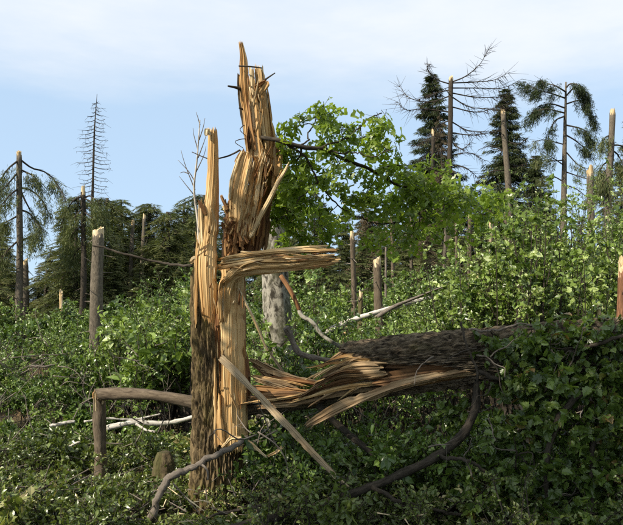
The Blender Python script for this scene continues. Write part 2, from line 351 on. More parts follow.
def ground_mat():
    m, t, b = mat_base('forest_floor_litter', 1.0); L_ = t.links.new
    tc_ = N(t, 'ShaderNodeTexCoord')
    n1 = N(t, 'ShaderNodeTexNoise'); n1.inputs['Scale'].default_value = 1.1; n1.inputs['Detail'].default_value = 8
    n2 = N(t, 'ShaderNodeTexVoronoi'); n2.inputs['Scale'].default_value = 22
    L_(tc_.outputs['Object'], n1.inputs['Vector']); L_(tc_.outputs['Object'], n2.inputs['Vector'])
    r = ramp(t, [(.3, (.028, .030, .012)), (.5, (.065, .055, .026)), (.7, (.12, .085, .045))]); L_(n1.outputs['Fac'], r.inputs['Fac'])
    r2 = ramp(t, [(0, (.55, .55, .55)), (1, (1.25, 1.2, 1.1))]); L_(n2.outputs['Color'], r2.inputs['Fac'])
    vm = N(t, 'ShaderNodeVectorMath', operation='MULTIPLY'); L_(r.outputs['Color'], vm.inputs[0]); L_(r2.outputs['Color'], vm.inputs[1])
    L_(vm.outputs[0], b.inputs['Base Color'])
    bp = N(t, 'ShaderNodeBump'); bp.inputs['Distance'].default_value = .05; L_(n2.outputs['Distance'], bp.inputs['Height']); L_(bp.outputs[0], b.inputs['Normal'])
    return m
M['ground'] = ground_mat()

# ---------------------------------------------------------------- ground
def graded(n, near, far): t = np.linspace(-1, 1, n); k = math.asinh(far / near); return near * np.sinh(k * t)
gx = graded(121, 4.0, 900.0); gy = graded(121, 4.0, 900.0) + 6
X, Y = np.meshgrid(gx, gy, indexing='ij'); Z = gz(X, Y) + 0.03 * np.sin(X * 5.1) * np.sin(Y * 4.3) * (np.hypot(X, Y) < 30)
i, j = np.meshgrid(np.arange(120), np.arange(120), indexing='ij')
F = np.stack([i * 121 + j, (i + 1) * 121 + j, (i + 1) * 121 + j + 1, i * 121 + j + 1], -1).reshape(-1, 4)
tag(build('ground', np.stack([X, Y, Z], -1).reshape(-1, 3), [F], M['ground']), 'brown leaf litter forest floor', None, None, 'structure')

# ---------------------------------------------------------------- torn wood pieces
D0 = 6.2
def slab(name, parent, pts, mat, D=D0, nw=9, nl=26, curve=0.0, jag=(0.0, 0.05), ridge=0.006, seed=0, bow=0.0, edge_=1.0):
    """A torn length of wood. pts rows: px, py, depth offset (m), width (px), thickness (m), twist (deg).
    Torn ends are ragged by column, ridges follow the fibres, curve bends the section round the trunk."""
    r = np.random.default_rng(seed + 1000)
    rows = []
    for q in pts:
        q = list(q) + [0, 6, .03, 0][len(q) - 2:] if len(q) < 6 else list(q)
        p = P(q[0], q[1], D + q[2]); rows.append([*p, q[3] / F0 * D, q[4], math.radians(q[5])])
    S = spline(rows, nl); C = S[:, :3]; T = norm(np.gradient(C, axis=0))
    Wd = norm(np.cross(np.array([0, 1.0, 0]), T)); Nn = np.cross(T, Wd)
    ca, sa = np.cos(S[:, 5:6]), np.sin(S[:, 5:6]); Wd, Nn = Wd * ca + Nn * sa, Nn * ca - Wd * sa
    Nn = Nn * np.where((Nn[:, 1:2] > 0), -1, 1)                     # faces the viewer
    ln = np.concatenate([[0], np.cumsum(np.linalg.norm(np.diff(C, axis=0), axis=1))]); Lg = ln[-1]
    s = np.linspace(-.5, .5, nw)
    def cols(k): a = r.random(nw); a = a if k == 0 else np.convolve(np.pad(a, 1, 'edge'), [.25, .5, .25], 'valid'); return a
    j0, j1 = cols(0) * jag[0], cols(0) * jag[1]
    rid_f, rid_b = r.normal(size=nw) * ridge, r.normal(size=nw) * ridge
    edge = np.sqrt(np.clip(1 - (2 * s) ** 2 * .82, 0, 1))
    wob = np.cumsum(r.normal(size=(nl, 2)) * .0012, axis=0)
    ph = r.random(nw) * 6.28; fr = 2.5 + 5 * r.random(nw)
    ne = max(3, int(Lg * 13)); egs = []
    for _ in range(2):
        lv = np.clip(r.random(ne) ** 2 * .5, 0, .42) * edge_; cut = np.sort(r.random(ne - 1)) if ne > 1 else np.array([])
        gx_ = np.linspace(0, 1, 240); st_ = lv[np.searchsorted(cut, gx_)]; egs.append(np.convolve(np.pad(st_, 2, 'edge'), np.ones(5) / 5, 'valid'))
    Vf = np.zeros((nw, nl, 3)); Vb = np.zeros((nw, nl, 3)); Uf = np.zeros((nw, nl, 2))
    for c in range(nw):
        t = j0[c] + (Lg - j0[c] - j1[c]) * np.linspace(0, 1, nl)
        g = lambda A: np.stack([np.interp(t, ln, A[:, k]) for k in range(A.shape[1])], 1)
        c_, w_, n_, q_ = g(C), norm(g(Wd)), norm(g(Nn)), g(S[:, 3:5])
        eg = np.interp(t, np.linspace(0, Lg, len(egs[0])), egs[0 if s[c] < 0 else 1])
        wv = s[c] * q_[:, 0] * (1 + .03 * np.sin(fr[c] * t * 1.7 + ph[c])) * (1 - eg * abs(2 * s[c])) + np.interp(t, ln, wob[:, 0])
        if curve:
            R_ = q_[:, 0] / curve; th = s[c] * curve * (1 - .45 * eg * abs(2 * s[c])); off = R_ * (np.cos(th) - 1); wv = R_ * np.sin(th)
        else: off = -bow * s[c] ** 2 * 4
        relief = ridge * .35 * np.sin(fr[c] * t * 2 + ph[c])
        th_ = q_[:, 1] * .5 * edge[c]
        Vf[c] = c_ + w_ * wv[:, None] + n_ * (off + th_ + rid_f[c] + relief)[:, None]
        Vb[c] = c_ + w_ * wv[:, None] + n_ * (off - th_ + rid_b[c] - abs(rid_f[c]))[:, None]
        Uf[c, :, 0] = s[c] * q_[:, 0] + seed * 1.7; Uf[c, :, 1] = t + seed * 3.1
    V = np.concatenate([Vf.reshape(-1, 3), Vb.reshape(-1, 3)]); U = np.concatenate([Uf.reshape(-1, 2)] * 2); o = nw * nl
    i, j = np.meshgrid(np.arange(nw - 1), np.arange(nl - 1), indexing='ij')
    q = np.stack([i * nl + j, (i + 1) * nl + j, (i + 1) * nl + j + 1, i * nl + j + 1], -1).reshape(-1, 4)
    k = np.arange(nl - 1); e = np.arange(nw - 1); z = (nw - 1) * nl
    Fs = [q, q[:, ::-1] + o,
          np.stack([k + 1, k, k + o, k + 1 + o], -1)[:, ::-1], np.stack([z + k, z + k + 1, z + k + 1 + o, z + k + o], -1)[:, ::-1],
          np.stack([e * nl, (e + 1) * nl, (e + 1) * nl + o, e * nl + o], -1)[:, ::-1],
          np.stack([e * nl + nl - 1, (e + 1) * nl + nl - 1, (e + 1) * nl + nl - 1 + o, e * nl + nl - 1 + o], -1)]
    return build(name, V, Fs, mat, parent, uv=U, sharp=13)

def bark_relief(depth, nu=26.0, nv=5.0, seed=0.0):
    """Furrowed plates: deep, mostly lengthwise cracks."""
    def f(ang, vlen):
        Rr = np.zeros((len(vlen), len(ang)))
        for b, a in enumerate(ang):
            for k, v in enumerate(vlen):
                x, y = math.cos(a) * nu / 6.28, math.sin(a) * nu / 6.28
                w = mnoise.noise((x * .5 + seed, y * .5, v * 1.3)) * .3
                d, _ = mnoise.voronoi((x + w + seed, y + w, v * nv))
                e = min((d[1] - d[0]) * 2.6, 1.0); e = e * e * (3 - 2 * e)
                Rr[k, b] = (e - .8) * depth + mnoise.noise((x * 3, y * 3, v * 22 + seed)) * depth * .45 + mnoise.noise((x * .3 + seed, y * .3, v * 1.1)) * .02
        return Rr
    return f

# ---------------------------------------------------------------- the shattered oak
base = P(220, 508, D0); base[2] = gz(base[0], base[1])
oak = thing('shattered_oak', 'tall shattered trunk of torn tan wood with a mossy bark shell', 'tree', base)
# bark shell: every column of the tube ends at its own ragged height
ns = 220; ys = np.linspace(545, 262, 240)
Cc = np.array([P(220 + 0.5 * math.sin(y * .02), y, D0 + .06) for y in ys])
Rr = np.interp(ys, [262, 300, 400, 470, 520, 545], [.258, .262, .265, .272, .30, .34])
ang = np.linspace(0, 2 * np.pi, ns, endpoint=False)
T_, A_, B_ = frames(Cc)
vx = np.cos(ang)[:, None] * A_[120] + np.sin(ang)[:, None] * B_[120]
phi = np.degrees(np.arctan2(vx[:, 0], -vx[:, 1]))             # 0 faces the viewer, -90 left
ytop = np.interp(phi, [-180, -120, -90, -62, -48, -36, -26, -14, -2, 5, 9, 30, 55, 75, 95, 130, 180], [300, 285, 272, 266, 272, 290, 306, 318, 336, 352, 432, 446, 452, 440, 425, 360, 300])
rj = np.random.default_rng(3); ytop = ytop + rj.random(ns) * 9 - rj.random(ns) ** 4 * 14
jagm = np.clip((ytop - 262) / F0 * D0, 0, None)
V, FL, U = tube(Cc, Rr, ns, jag=jagm, disp=bark_relief(.030, 52, 3.2), cap=False)
build('bark_shell', V, FL, M['bark'], oak, U, smooth=True, sharp=60)
# solid wood inside
ys2 = np.linspace(545, 268, 60); Cc2 = np.array([P(222, y, D0 + .075) for y in ys2])
V, FL, U = tube(Cc2, .225, 48, jag=np.random.default_rng(5).random(48) * .35, cap=True)
build('heartwood_core', V, FL, M['wood_brown'], oak, U, sharp=40)
S_ = lambda *a, **k: slab('splinter', oak, *a, **k)
# left tall spear
slab('spear', oak, [(209, 336, -.10, 17, .10, -10), (206.5, 290, -.14, 21, .12, -12), (205.5, 262, -.13, 23, .13, -10), (209, 225, -.08, 18, .12, -8), (212, 185, -.06, 13, .09, -4), (213, 150, -.06, 11, .08, 4), (212.5, 127, -.05, 10, .06, 8)],
     M['wood_smooth'], nw=34, nl=70, curve=1.1, jag=(.16, .05), ridge=.0035, seed=1)
S_([(200, 262, -.13, 9, .05), (194, 258, -.15, 7, .05), (189, 263, -.16, 4, .03)], M['wood_pale'], nw=6, nl=10, jag=(0, .03), seed=2)
S_([(197, 330, -.16, 3, .03), (196.5, 295, -.17, 4, .03), (197, 262, -.16, 4, .03), (199, 235, -.12, 3, .02)], M['wood'], nw=5, nl=24, jag=(.1, .1), seed=3)
S_([(203, 265, -.14, 6, .05), (201, 225, -.12, 6, .05), (199, 198, -.1, 4, .03)], M['wood_pale'], nw=7, nl=24, jag=(.02, .12), seed=4)
S_([(216.5, 452, -.205, 3, .03), (216, 410, -.20, 4.5, .04), (215.5, 356, -.19, 3, .03)], M['wood'], nw=6, nl=30, jag=(.06, .08), seed=7)
S_([(210, 135, -.11, 5, .04), (207.5, 129, -.13, 5, .04), (206, 136, -.14, 4, .02)], M['wood_pale'], nw=5, nl=8, jag=(0, .02), seed=8)
S_([(206, 214, -.12, 4, .04), (202, 206, -.14, 4, .025), (198, 199, -.15, 2, .012)], M['wood_brown'], nw=6, nl=12, jag=(0, .04), seed=9)
# right shaft
slab('shaft', oak, [(233, 452, -.12, 30, .20, -8), (232, 400, -.13, 29, .2, -8), (231, 340, -.14, 26, .2, -8), (231, 300, -.13, 25, .2, -8), (232, 262, -.10, 24, .18, -6)],
     M['wood_smooth'], nw=40, nl=70, curve=.85, jag=(.10, .05), ridge=.004, seed=11)
for k in (0, 2, 5, 7, 8, 10):
    r = np.random.default_rng(60 + k); x = 221 + 2.4 * k; y0 = 300 + r.random() * 60; y1 = 395 + r.random() * 55
    S_([(x, y1, -.215 + .0025 * (k - 4) ** 2, 3, .03), (x - .5, (y0 + y1) / 2, -.225 + .0025 * (k - 4) ** 2, 3.5 + 2 * r.random(), .035), (x - 1 + r.normal(), y0, -.21 + .0025 * (k - 4) ** 2, 2, .02)],
       M['wood' if k % 3 else 'wood_brown'], nw=6, nl=26, jag=(.1, .12), seed=70 + k)
S_([(243, 425, -.10, 6, .05), (243, 380, -.11, 8, .06), (240, 335, -.12, 5, .04)], M['wood_brown'], nw=8, nl=30, jag=(.1, .14), seed=21)
S_([(246, 405, -.05, 7, .05), (247, 375, -.04, 7, .05), (245, 350, -.05, 4, .03)], M['wood_brown'], nw=8, nl=24, jag=(.1, .1), seed=22)
S_([(222, 448, -.22, 8, .05), (220, 420, -.22, 7, .05), (219, 390, -.21, 4, .04)], M['wood'], nw=8, nl=24, jag=(.04, .14), seed=23)

# bent horizontal bundle, hinged on the shaft
bend = slab('bent_slab', oak, [(226, 322, -.20, 7, .05, -10), (226, 296, -.24, 9, .06, -10), (229, 280, -.27, 11, .07, 0), (240, 271, -.28, 12, .09, 20), (275, 267, -.26, 12, .10, 25), (334, 261, -.16, 10, .09, 25)], M['wood_smooth'], nw=12, nl=60, jag=(.10, .12), ridge=.007, seed=30)
for k in range(16):
    r = np.random.default_rng(300 + k); lay = (k % 8) / 7; dz = -.30 + .035 * r.normal() + (.10 if k >= 8 else 0)
    yA, yB = 252 + 21 * lay + r.normal() * .6, 249.5 + 17 * lay + r.normal() * 1.8
    xe = 341 - 34 * r.random() ** 1.5; w = 1.8 + 3.4 * r.random() ** 1.5
    if lay > .45:
        x0 = 220 + (1 - lay) * 12
        pts = [(x0, 306 + 20 * r.random(), -.23, w * .8, .03), (x0 + .5, 288, -.27, w, .035), (x0 + 6, 276 + 3 * lay, dz, w, .04), (x0 + 24, yA - 1, dz, w, .045), (290, (yA + yB) / 2 - .5, dz + .05, w, .045), (xe, yB, dz + .12, w * .7, .03)]
    else:
        pts = [(217 + 6 * r.random(), yA + 8, dz + .06, w, .035), (240, yA + 3.5, dz, w, .045), (285, (yA + yB) / 2, dz + .04, w * 1.1, .045), (xe, yB, dz + .12, w * .8, .03)]
    pts = [(*q, 28 if q[0] > 236 else -15) for q in pts]
    slab('splinter', bend, pts, M[['wood_smooth', 'wood_pale', 'wood_smooth', 'wood'][k % 4]], nw=10, nl=44, jag=(.04, .20), ridge=.005, seed=310 + k)
for k in range(7):      # ragged fibre ends
    r = np.random.default_rng(340 + k); y = 249 + 18 * k / 6
    slab('splinter', bend, [(305 + 10 * r.random(), y + 1.5, -.18, 2.4, .02), (325, y + r.normal() * .6, -.17, 2.2, .02), (337 + 6 * r.random(), y - 1 + r.normal() * 2, -.16, 1.2, .012)], M['wood_pale' if k % 2 else 'wood'], nw=4, nl=14, jag=(0, .05), seed=345 + k)

# rotten crumbling middle
S_([(248, 262, .04, 26, .14), (252, 235, .05, 26, .12), (256, 205, .10, 24, .10)], M['wood_brown'], nw=14, nl=30, curve=1.2, jag=(.02, .2), ridge=.014, seed=140)
S_([(232, 275, -.02, 24, .16), (233, 240, -.02, 24, .15), (238, 205, .0, 24, .14), (246, 180, .05, 22, .13)], M['wood_brown'], nw=14, nl=40, curve=1.4, jag=(.02, .1), ridge=.014, seed=40)
for k in range(90):
    r = np.random.default_rng(400 + k); x = 222 + 17 * r.random() + (k % 5) + (16 * r.random() if k > 55 else 0); y = 198 + 56 * r.random(); l = 5 + 11 * r.random(); a = r.normal() * .35
    S_([(x - a * l * .5, y + l * .5, -.11 - .06 * r.random(), 2 + 2.5 * r.random(), .025, 40 * r.normal()), (x + a * l * .5, y - l * .5, -.13 - .06 * r.random(), 1.5 + r.random(), .015, 40 * r.normal())],
       M[['wood_brown', 'wood', 'wood_brown', 'wood_brown'][k % 4]], nw=4, nl=7, jag=(.02, .03), ridge=.004, seed=410 + k)

# upper fan
slab('fin_board', oak, [(238, 236, -.10, 13, .04, -14), (236, 212, -.15, 19, .04, -16), (238, 192, -.17, 21, .045, -16), (243, 168, -.13, 19, .045, -12), (249, 150, -.06, 11, .04, -8)], M['wood'], nw=26, nl=40, jag=(.08, .09), ridge=.004, seed=50, bow=-.02)
S_([(229.5, 200, -.20, 3, .03, 30), (231, 185, -.21, 3.5, .03, 30), (236, 165, -.18, 3, .03, 24), (243, 150, -.10, 3, .03)], M['wood_pale'], nw=5, nl=24, jag=(.05, .03), seed=51)
S_([(256, 252, .20, 22, .06, -8), (259, 215, .25, 28, .06, -8), (264, 180, .25, 30, .06, -6), (267, 145, .12, 26, .08, 0)], M['wood_dark'], nw=16, nl=40, curve=1.2, jag=(.12, .05), ridge=.012, seed=52)
fan = [((241, 240), (249, 196), (256, 158), 5, -.14), ((246, 246), (253, 200), (262, 152), 4.5, -.12), ((249, 240), (256, 200), (264, 150), 5, -.13), ((243, 232), (252, 185), (258, 150), 6, -.08),
       ((270, 178), (271, 162), (272, 142), 6, .02), ((272, 196), (275, 172), (278, 140), 5, .04), ((247, 225), (250, 190), (254, 160), 4, -.13),
       ((238, 235), (244, 195), (251, 155), 3.5, -.17), ((252, 246), (256, 222), (261, 196), 4, -.11), ((240, 246), (241, 222), (246, 200), 5, -.14)]
for k, (a, b, c, w, dz) in enumerate(fan):
    S_([(*a, dz, w * .7, .03, -8), (*b, dz - .02, w, .05, -12), (*c, dz, w * .75, .035, -8)], M[['wood', 'wood', 'wood_pale', 'wood', 'wood_brown'][k % 5]], nw=12, nl=36, jag=(.10, .14), ridge=.006, seed=500 + k)
for k in range(14):
    r = np.random.default_rng(530 + k); t = r.random(); x0 = 240 + 13 * t
    S_([(x0, 243 - 10 * r.random(), -.16 + .09 * t, 2, .02), (x0 + 5, 215 - 15 * r.random(), -.18 + .1 * t, 2.4, .02), (x0 + 12, 185 - 28 * r.random(), -.16 + .1 * t, 1.4, .015)], M['wood' if k % 2 else 'wood_pale'], nw=4, nl=22, jag=(.05, .1), seed=550 + k)
S_([(250, 238, -.16, 4.2, .04), (262, 214, -.20, 5, .045), (277, 186, -.21, 4.5, .04), (290, 162, -.2, 2.2, .02)], M['wood_pale'], nw=7, nl=34, jag=(.03, .06), seed=57)
S_([(262, 216, -.13, 3, .03), (273, 192, -.14, 4.5, .035), (283, 168, -.13, 3, .02)], M['wood'], nw=6, nl=24, jag=(.04, .06), seed=58)
S_([(277, 178, -.02, 6, .06), (279, 160, -.02, 8, .07), (277, 142, .0, 7, .05)], M['wood'], nw=8, nl=16, jag=(.04, .05), seed=59)
# top
slab('spire', oak, [(252, 158, -.05, 12, .10), (248, 120, -.06, 12, .10), (244.5, 90, -.05, 11, .09), (243.5, 66, -.04, 9.5, .07), (243, 55, -.04, 7, .05), (240.5, 41, -.05, 4.5, .03)], M['wood'], nw=22, nl=50, curve=1.3, jag=(.05, .03), ridge=.006, seed=61)
S_([(258, 160, -.08, 9, .07), (254, 110, -.08, 8, .07), (251, 66, -.05, 6, .05)], M['wood_pale'], nw=9, nl=36, jag=(.05, .06), seed=62)
S_([(268, 160, -.03, 13, .10), (263, 110, -.03, 12, .09), (258.5, 64, -.01, 10, .06)], M['wood'], nw=22, nl=40, curve=1.0, jag=(.05, .07), seed=63)
S_([(275, 158, .0, 9, .08), (269, 118, .0, 8, .07), (265, 84, .01, 5, .04)], M['wood'], nw=9, nl=30, jag=(.05, .1), seed=64)
S_([(262, 165, -.11, 4, .03), (258, 125, -.12, 5, .04), (255, 92, -.10, 3, .03)], M['wood'], nw=6, nl=26, jag=(.04, .08), seed=65)
S_([(255, 152, -.12, 4, .03), (250, 120, -.13, 5, .035), (248, 95, -.11, 3, .02)], M['wood_brown'], nw=6, nl=22, jag=(.04, .08), seed=66)
S_([(266, 150, -.10, 3, .03), (263, 120, -.10, 3.5, .03), (261, 96, -.08, 2, .02)], M['wood_pale'], nw=5, nl=22, jag=(.04, .08), seed=67)
S_([(262, 152, .09, 26, .10), (256, 105, .09, 22, .09), (252, 70, .08, 15, .07)], M['wood_brown'], nw=12, nl=30, curve=1.4, jag=(.02, .14), seed=68)
S_([(258, 97, -.10, 4, .02), (262, 90, -.12, 7, .02), (266, 84, -.13, 8, .02), (268, 79, -.12, 3, .012)], M['wood'], nw=8, nl=14, jag=(.03, .05), ridge=.004, seed=69)
S_([(255, 88, -.10, 3, .02), (261, 84, -.13, 4, .02), (267, 81, -.13, 2, .012)], M['wood_brown'], nw=5, nl=10, jag=(.01, .03), seed=169)
S_([(249, 155, -.02, 5, .04, -40), (244.5, 120, -.03, 5.5, .05, -40), (241, 92, -.02, 4, .04, -40), (239.5, 70, -.02, 3, .03)], M['bark_grey'], nw=7, nl=30, jag=(.04, .05), ridge=.012, seed=90)
S_([(268, 128, -.02, 3, .03), (267.5, 105, -.03, 2.5, .02), (266.5, 88, -.02, 1, .01)], M['wood_grey'], nw=4, nl=14, jag=(.02, .04), seed=91)
S_([(250, 154, -.11, 4, .03), (248, 140, -.125, 5, .04), (250, 126, -.11, 3, .03)], M['wood_brown'], nw=9, nl=14, jag=(.08, .10), ridge=.01, seed=92)
# torn fringe where the top shaft meets the fan, and stubs
for k in range(12):
    r = np.random.default_rng(930 + k); x = 249 + 2.5 * k
    S_([(x, 166 + 8 * r.random(), -.10 + .008 * k, 3, .03), (x + r.normal(), 150 - 14 * r.random(), -.13 + .008 * k, 2.4, .02)], M[['wood', 'wood_pale', 'wood_brown'][k % 3]], nw=5, nl=12, jag=(.04, .08), seed=940 + k)
for k in range(110):    # fine slivers standing off the torn wood
    r = np.random.default_rng(1200 + k); w = r.random()
    if k < 45:   y = 150 + 85 * r.random(); x = 250 - (y - 150) * .17 + 24 * r.random(); z, ax, ay = -.16 - .06 * r.random(), .22 + .2 * r.normal(), -1
    elif k < 65: y = 75 + 70 * r.random(); x = 245 + (y - 75) * .08 + 15 * r.random(); z, ax, ay = -.12 - .04 * r.random(), -.1 + .25 * r.normal(), -1
    elif k < 80: x, y, z, ax, ay = 196 + 22 * r.random(), 200 + 120 * r.random(), -.20 - .03 * r.random(), .2 * r.normal(), -1
    elif k < 95: x, y, z, ax, ay = 220 + 26 * r.random(), 290 + 140 * r.random(), -.25 - .03 * r.random(), .2 * r.normal(), -1
    else:        x, y, z, ax, ay = 235 + 95 * r.random(), 250 + 22 * r.random(), -.36, 1, .16 * r.normal()
    l = 6 + 16 * r.random(); q = (x - ax * l * .5, y - ay * l * .5); e = (x + ax * l * .5, y + ay * l * .5)
    S_([(*q, z + .05, 1.6, .012), (x, y, z, 1.3, .010), (*e, z - .03 * r.random(), .5, .005)], M[['wood', 'wood_pale', 'wood_brown'][k % 3]], nw=3, nl=8, jag=(.01, .02), ridge=.002, seed=1300 + k)
def stub(parent, pts, r0, r1, mat='bark_dark', D=D0, n=10, name='branch_stub', ns_=7):
    C = spline([P(q[0], q[1], D + (q[2] if len(q) > 2 else 0)) for q in pts], n)
    V, FL, U = tube(C, np.linspace(r0, r1, n), ns_); return build(name, V, FL, M[mat], parent, U)
stub(oak, [(243, 90, -.05), (236, 87.5, -.12), (228, 86, -.18)], .018, .008)
stub(oak, [(262, 82, -.05), (269, 77, -.10), (275, 73, -.14)], .010, .005)
stub(oak, [(239, 66, -.12), (250, 66.5, -.16), (262, 68, -.10)], .008, .006)
stub(oak, [(247, 112, -.05), (242, 109, -.10), (239, 108, -.12)], .014, .006)
stub(oak, [(248, 124, -.04), (243, 126, -.1), (240, 130, -.12), (246, 136, -.12)], .005, .003)
stub(oak, [(240, 150, -.05), (228, 156, .0), (210, 159, .1), (192, 152, .2)], .009, .004)
stub(oak, [(250, 139, -.05), (242, 139, -.1), (235, 142, -.12), (243, 148, -.14)], .005, .003)
# strips that peel away low on the trunk
S_([(222, 447, -.24, 3, .02), (232, 437.5, -.34, 5, .018), (245, 439, -.42, 5, .018), (258, 448, -.46, 4.5, .018), (268, 456, -.48, 3, .015)], M['wood_pale'], nw=7, nl=30, jag=(.02, .01), ridge=.003, seed=95)
S_([(268, 456.5, -.48, 3, .015), (276, 452, -.44, 4, .018), (283, 446, -.42, 3, .012)], M['wood'], nw=5, nl=12, jag=(.0, .03), seed=96)
S_([(238, 287, -.22, 2.6, .02), (247, 304, -.24, 3.2, .02), (258, 326, -.22, 3.2, .02), (269, 352, -.18, 2.6, .02)], M['wood_pale'], nw=5, nl=22, jag=(.02, .03), seed=97)
S_([(269, 352, .25, 3, .02), (280, 368, .22, 3.4, .025), (292, 386, .2, 3, .02)], M['wood_grey'], nw=5, nl=14, jag=(.02, .04), seed=98)

# the long loose board that leans across
lb = slab('splinter_board', None, [(219, 356, -.44, 6, .03), (230, 366, -.48, 8, .035), (256, 391, -.62, 6.5, .035), (284, 421, -.78, 7, .035), (313, 452, -.92, 6, .03), (334, 474, -1.02, 4.5, .025), (350, 487, -1.08, 2.5, .015)], M['wood_grey'], nw=11, nl=60, jag=(.03, .12), ridge=.004, seed=101, edge_=.7)
tag(lb, 'long pale grey board of split wood leaning across the trunk foot', 'splinter')

# ---------------------------------------------------------------- the fallen half of the oak
fal = thing('fallen_oak', 'thick dark fallen trunk with splintered end and shaded leafy crown', 'tree', [1.2, 5.9, 0.1])
def fp(x, y, dz): return P(x, y, D0 + dz)
Cl = spline([fp(338, 372, -.02), fp(400, 365, -.1), (fp(470, 358, -.2)), fp(560, 352, -.35), fp(660, 345, -.5), fp(790, 332, -.7)], 300)
nsl = 180; T_, A_, B_ = frames(Cl[::-1])
angl = np.linspace(0, 2 * np.pi, nsl, endpoint=False)
vl = np.cos(angl)[:, None] * A_[215] + np.sin(angl)[:, None] * B_[215]
el = np.degrees(np.arctan2(vl[:, 2], -vl[:, 1]))               # 90 up, 0 to the viewer, -90 down
rj = np.random.default_rng(12)
jl = np.interp(el, [-180, -90, -60, -40, -22, -8, 4, 14, 30, 55, 80, 110, 150, 180], [.1, .2, .25, .85, 1.05, .92, .5, .30, .14, .03, .02, .1, .2, .1]) + rj.random(nsl) * .12
V, FL, U = tube(Cl[::-1], np.linspace(.26, .255, 300), nsl, jag=jl, disp=bark_relief(.034, 62, 6.0, 9.0), cap=False)
build('bark_shell', V, FL, M['bark_log'], fal, U, sharp=60)
V, FL, U = tube(Cl[::-1][:-14], np.linspace(.225, .205, 286), 48, jag=np.random.default_rng(4).random(48) * .5, cap=True)
build('heartwood_core', V, FL, M['wood_dark'], fal, U, sharp=40)
Q_ = lambda *a, **k: slab('splinter', fal, *a, **k)
# lower half of the split, a long curved trough of bark and wood reaching back to the stump
slab('lower_shell', fal, [(236, 412, .02, 18, .05, 0), (262, 406, -.02, 22, .06, 0), (310, 400, -.04, 24, .06, 0), (380, 389, -.08, 24, .07, 0), (480, 376, -.12, 24, .06, 0)], M['bark_log'], nw=16, nl=60, curve=2.2, jag=(.06, .1), ridge=.008, seed=110)
Q_([(226, 405.5, -.16, 2.2, .03), (255, 402, -.22, 3, .04), (290, 397, -.26, 3.5, .05), (330, 390, -.28, 4, .05)], M['wood'], nw=6, nl=40, jag=(.03, .1), seed=111)
Q_([(240, 399, -.05, 5, .04), (280, 396, -.12, 6, .05), (330, 388, -.2, 6, .05), (390, 380, -.28, 5, .04)], M['wood_dull'], nw=7, nl=40, jag=(.05, .1), seed=112)
Q_([(304, 428, -.42, 5, .03), (322, 418, -.44, 9, .045), (352, 404, -.44, 10, .05), (392, 389, -.44, 11, .05), (430, 379, -.42, 10, .05), (476, 371, -.42, 6, .03)], M['wood_dull'], nw=10, nl=60, jag=(.05, .12), ridge=.005, seed=113)
Q_([(310, 427, -.47, 2, .02), (350, 407, -.49, 2.6, .02), (400, 387, -.49, 2.6, .02), (470, 371, -.46, 2, .02)], M['wood_dull'], nw=5, nl=40, jag=(.05, .1), seed=114)
Q_([(251, 360, .05, 7, .04), (266, 374, .02, 11, .05), (283, 390, 0, 10, .05), (300, 402, 0, 7, .04)], M['wood_dull'], nw=8, nl=30, jag=(.05, .08), ridge=.008, seed=115)
Q_([(262, 362, .10, 6, .04), (280, 376, .06, 8, .05), (298, 388, .04, 7, .05)], M['wood'], nw=8, nl=26, jag=(.05, .08), ridge=.008, seed=116)
Q_([(340, 374, -.30, 18, .05, 12), (362, 372, -.32, 21, .06, 12), (388, 370, -.33, 14, .05, 12)], M['wood_dull'], nw=14, nl=26, curve=.9, jag=(.08, .12), ridge=.006, seed=117)
Q_([(372, 386, -.33, 12, .05, 0), (420, 379, -.36, 14, .05, 0), (475, 371, -.4, 9, .04, 0)], M['wood_dark'], nw=10, nl=36, curve=.7, jag=(.15, .2), ridge=.006, seed=118)
Q_([(372, 393, -.36, 3, .03), (420, 383, -.40, 4, .03), (468, 374, -.42, 2.5, .02)], M['wood'], nw=6, nl=36, jag=(.1, .15), seed=119)
sp = [((384, 366), (350, 366), (318, 385), 4.5, -.30), ((380, 362), (345, 362), (309, 391), 5, -.26), ((374, 358), (344, 357), (314, 372), 5.5, -.18), ((372, 354), (345, 352), (322, 367), 5, -.06),
      ((384, 376), (340, 382), (300, 396), 5, -.31), ((388, 382), (340, 388), (288, 402), 4, -.30), ((376, 368), (335, 376), (296, 398), 4, -.33), ((380, 360), (352, 352), (330, 360), 4, .02),
      ((384, 378), (345, 376), (326, 384), 4, -.34), ((370, 372), (340, 372), (312, 388), 3.2, -.35), ((372, 364), (338, 368), (303, 382), 3.2, -.22), ((384, 388), (340, 394), (278, 408), 4, -.25),
      ((376, 362), (350, 358), (336, 366), 4, -.28)]
for k, (a, b, c, w, dz) in enumerate(sp):
    Q_([(*a, dz + .04, w, .04, 8), (*b, dz - .02, w * 1.1, .05, 8), (*c, dz + .02, w * .6, .02, 8)], M[['wood', 'wood_dull', 'wood', 'wood_dull', 'wood_dark'][k % 5]], nw=7, nl=32, jag=(.05, .12), ridge=.006, seed=600 + k)
for k in range(22):
    r = np.random.default_rng(630 + k); x = 350 + 22 * r.random(); y = 356 + 32 * r.random(); l = 20 + 34 * r.random(); s_ = .12 + .55 * r.random()
    Q_([(x, y, -.28, 2.4, .02), (x - l * .5, y + l * .5 * s_ - 2, -.32, 2.6, .022), (x - l, y + l * s_, -.28, 1.3, .012)], M[['wood_dull', 'wood', 'wood_dull'][k % 3]], nw=4, nl=16, jag=(.03, .06), seed=650 + k)
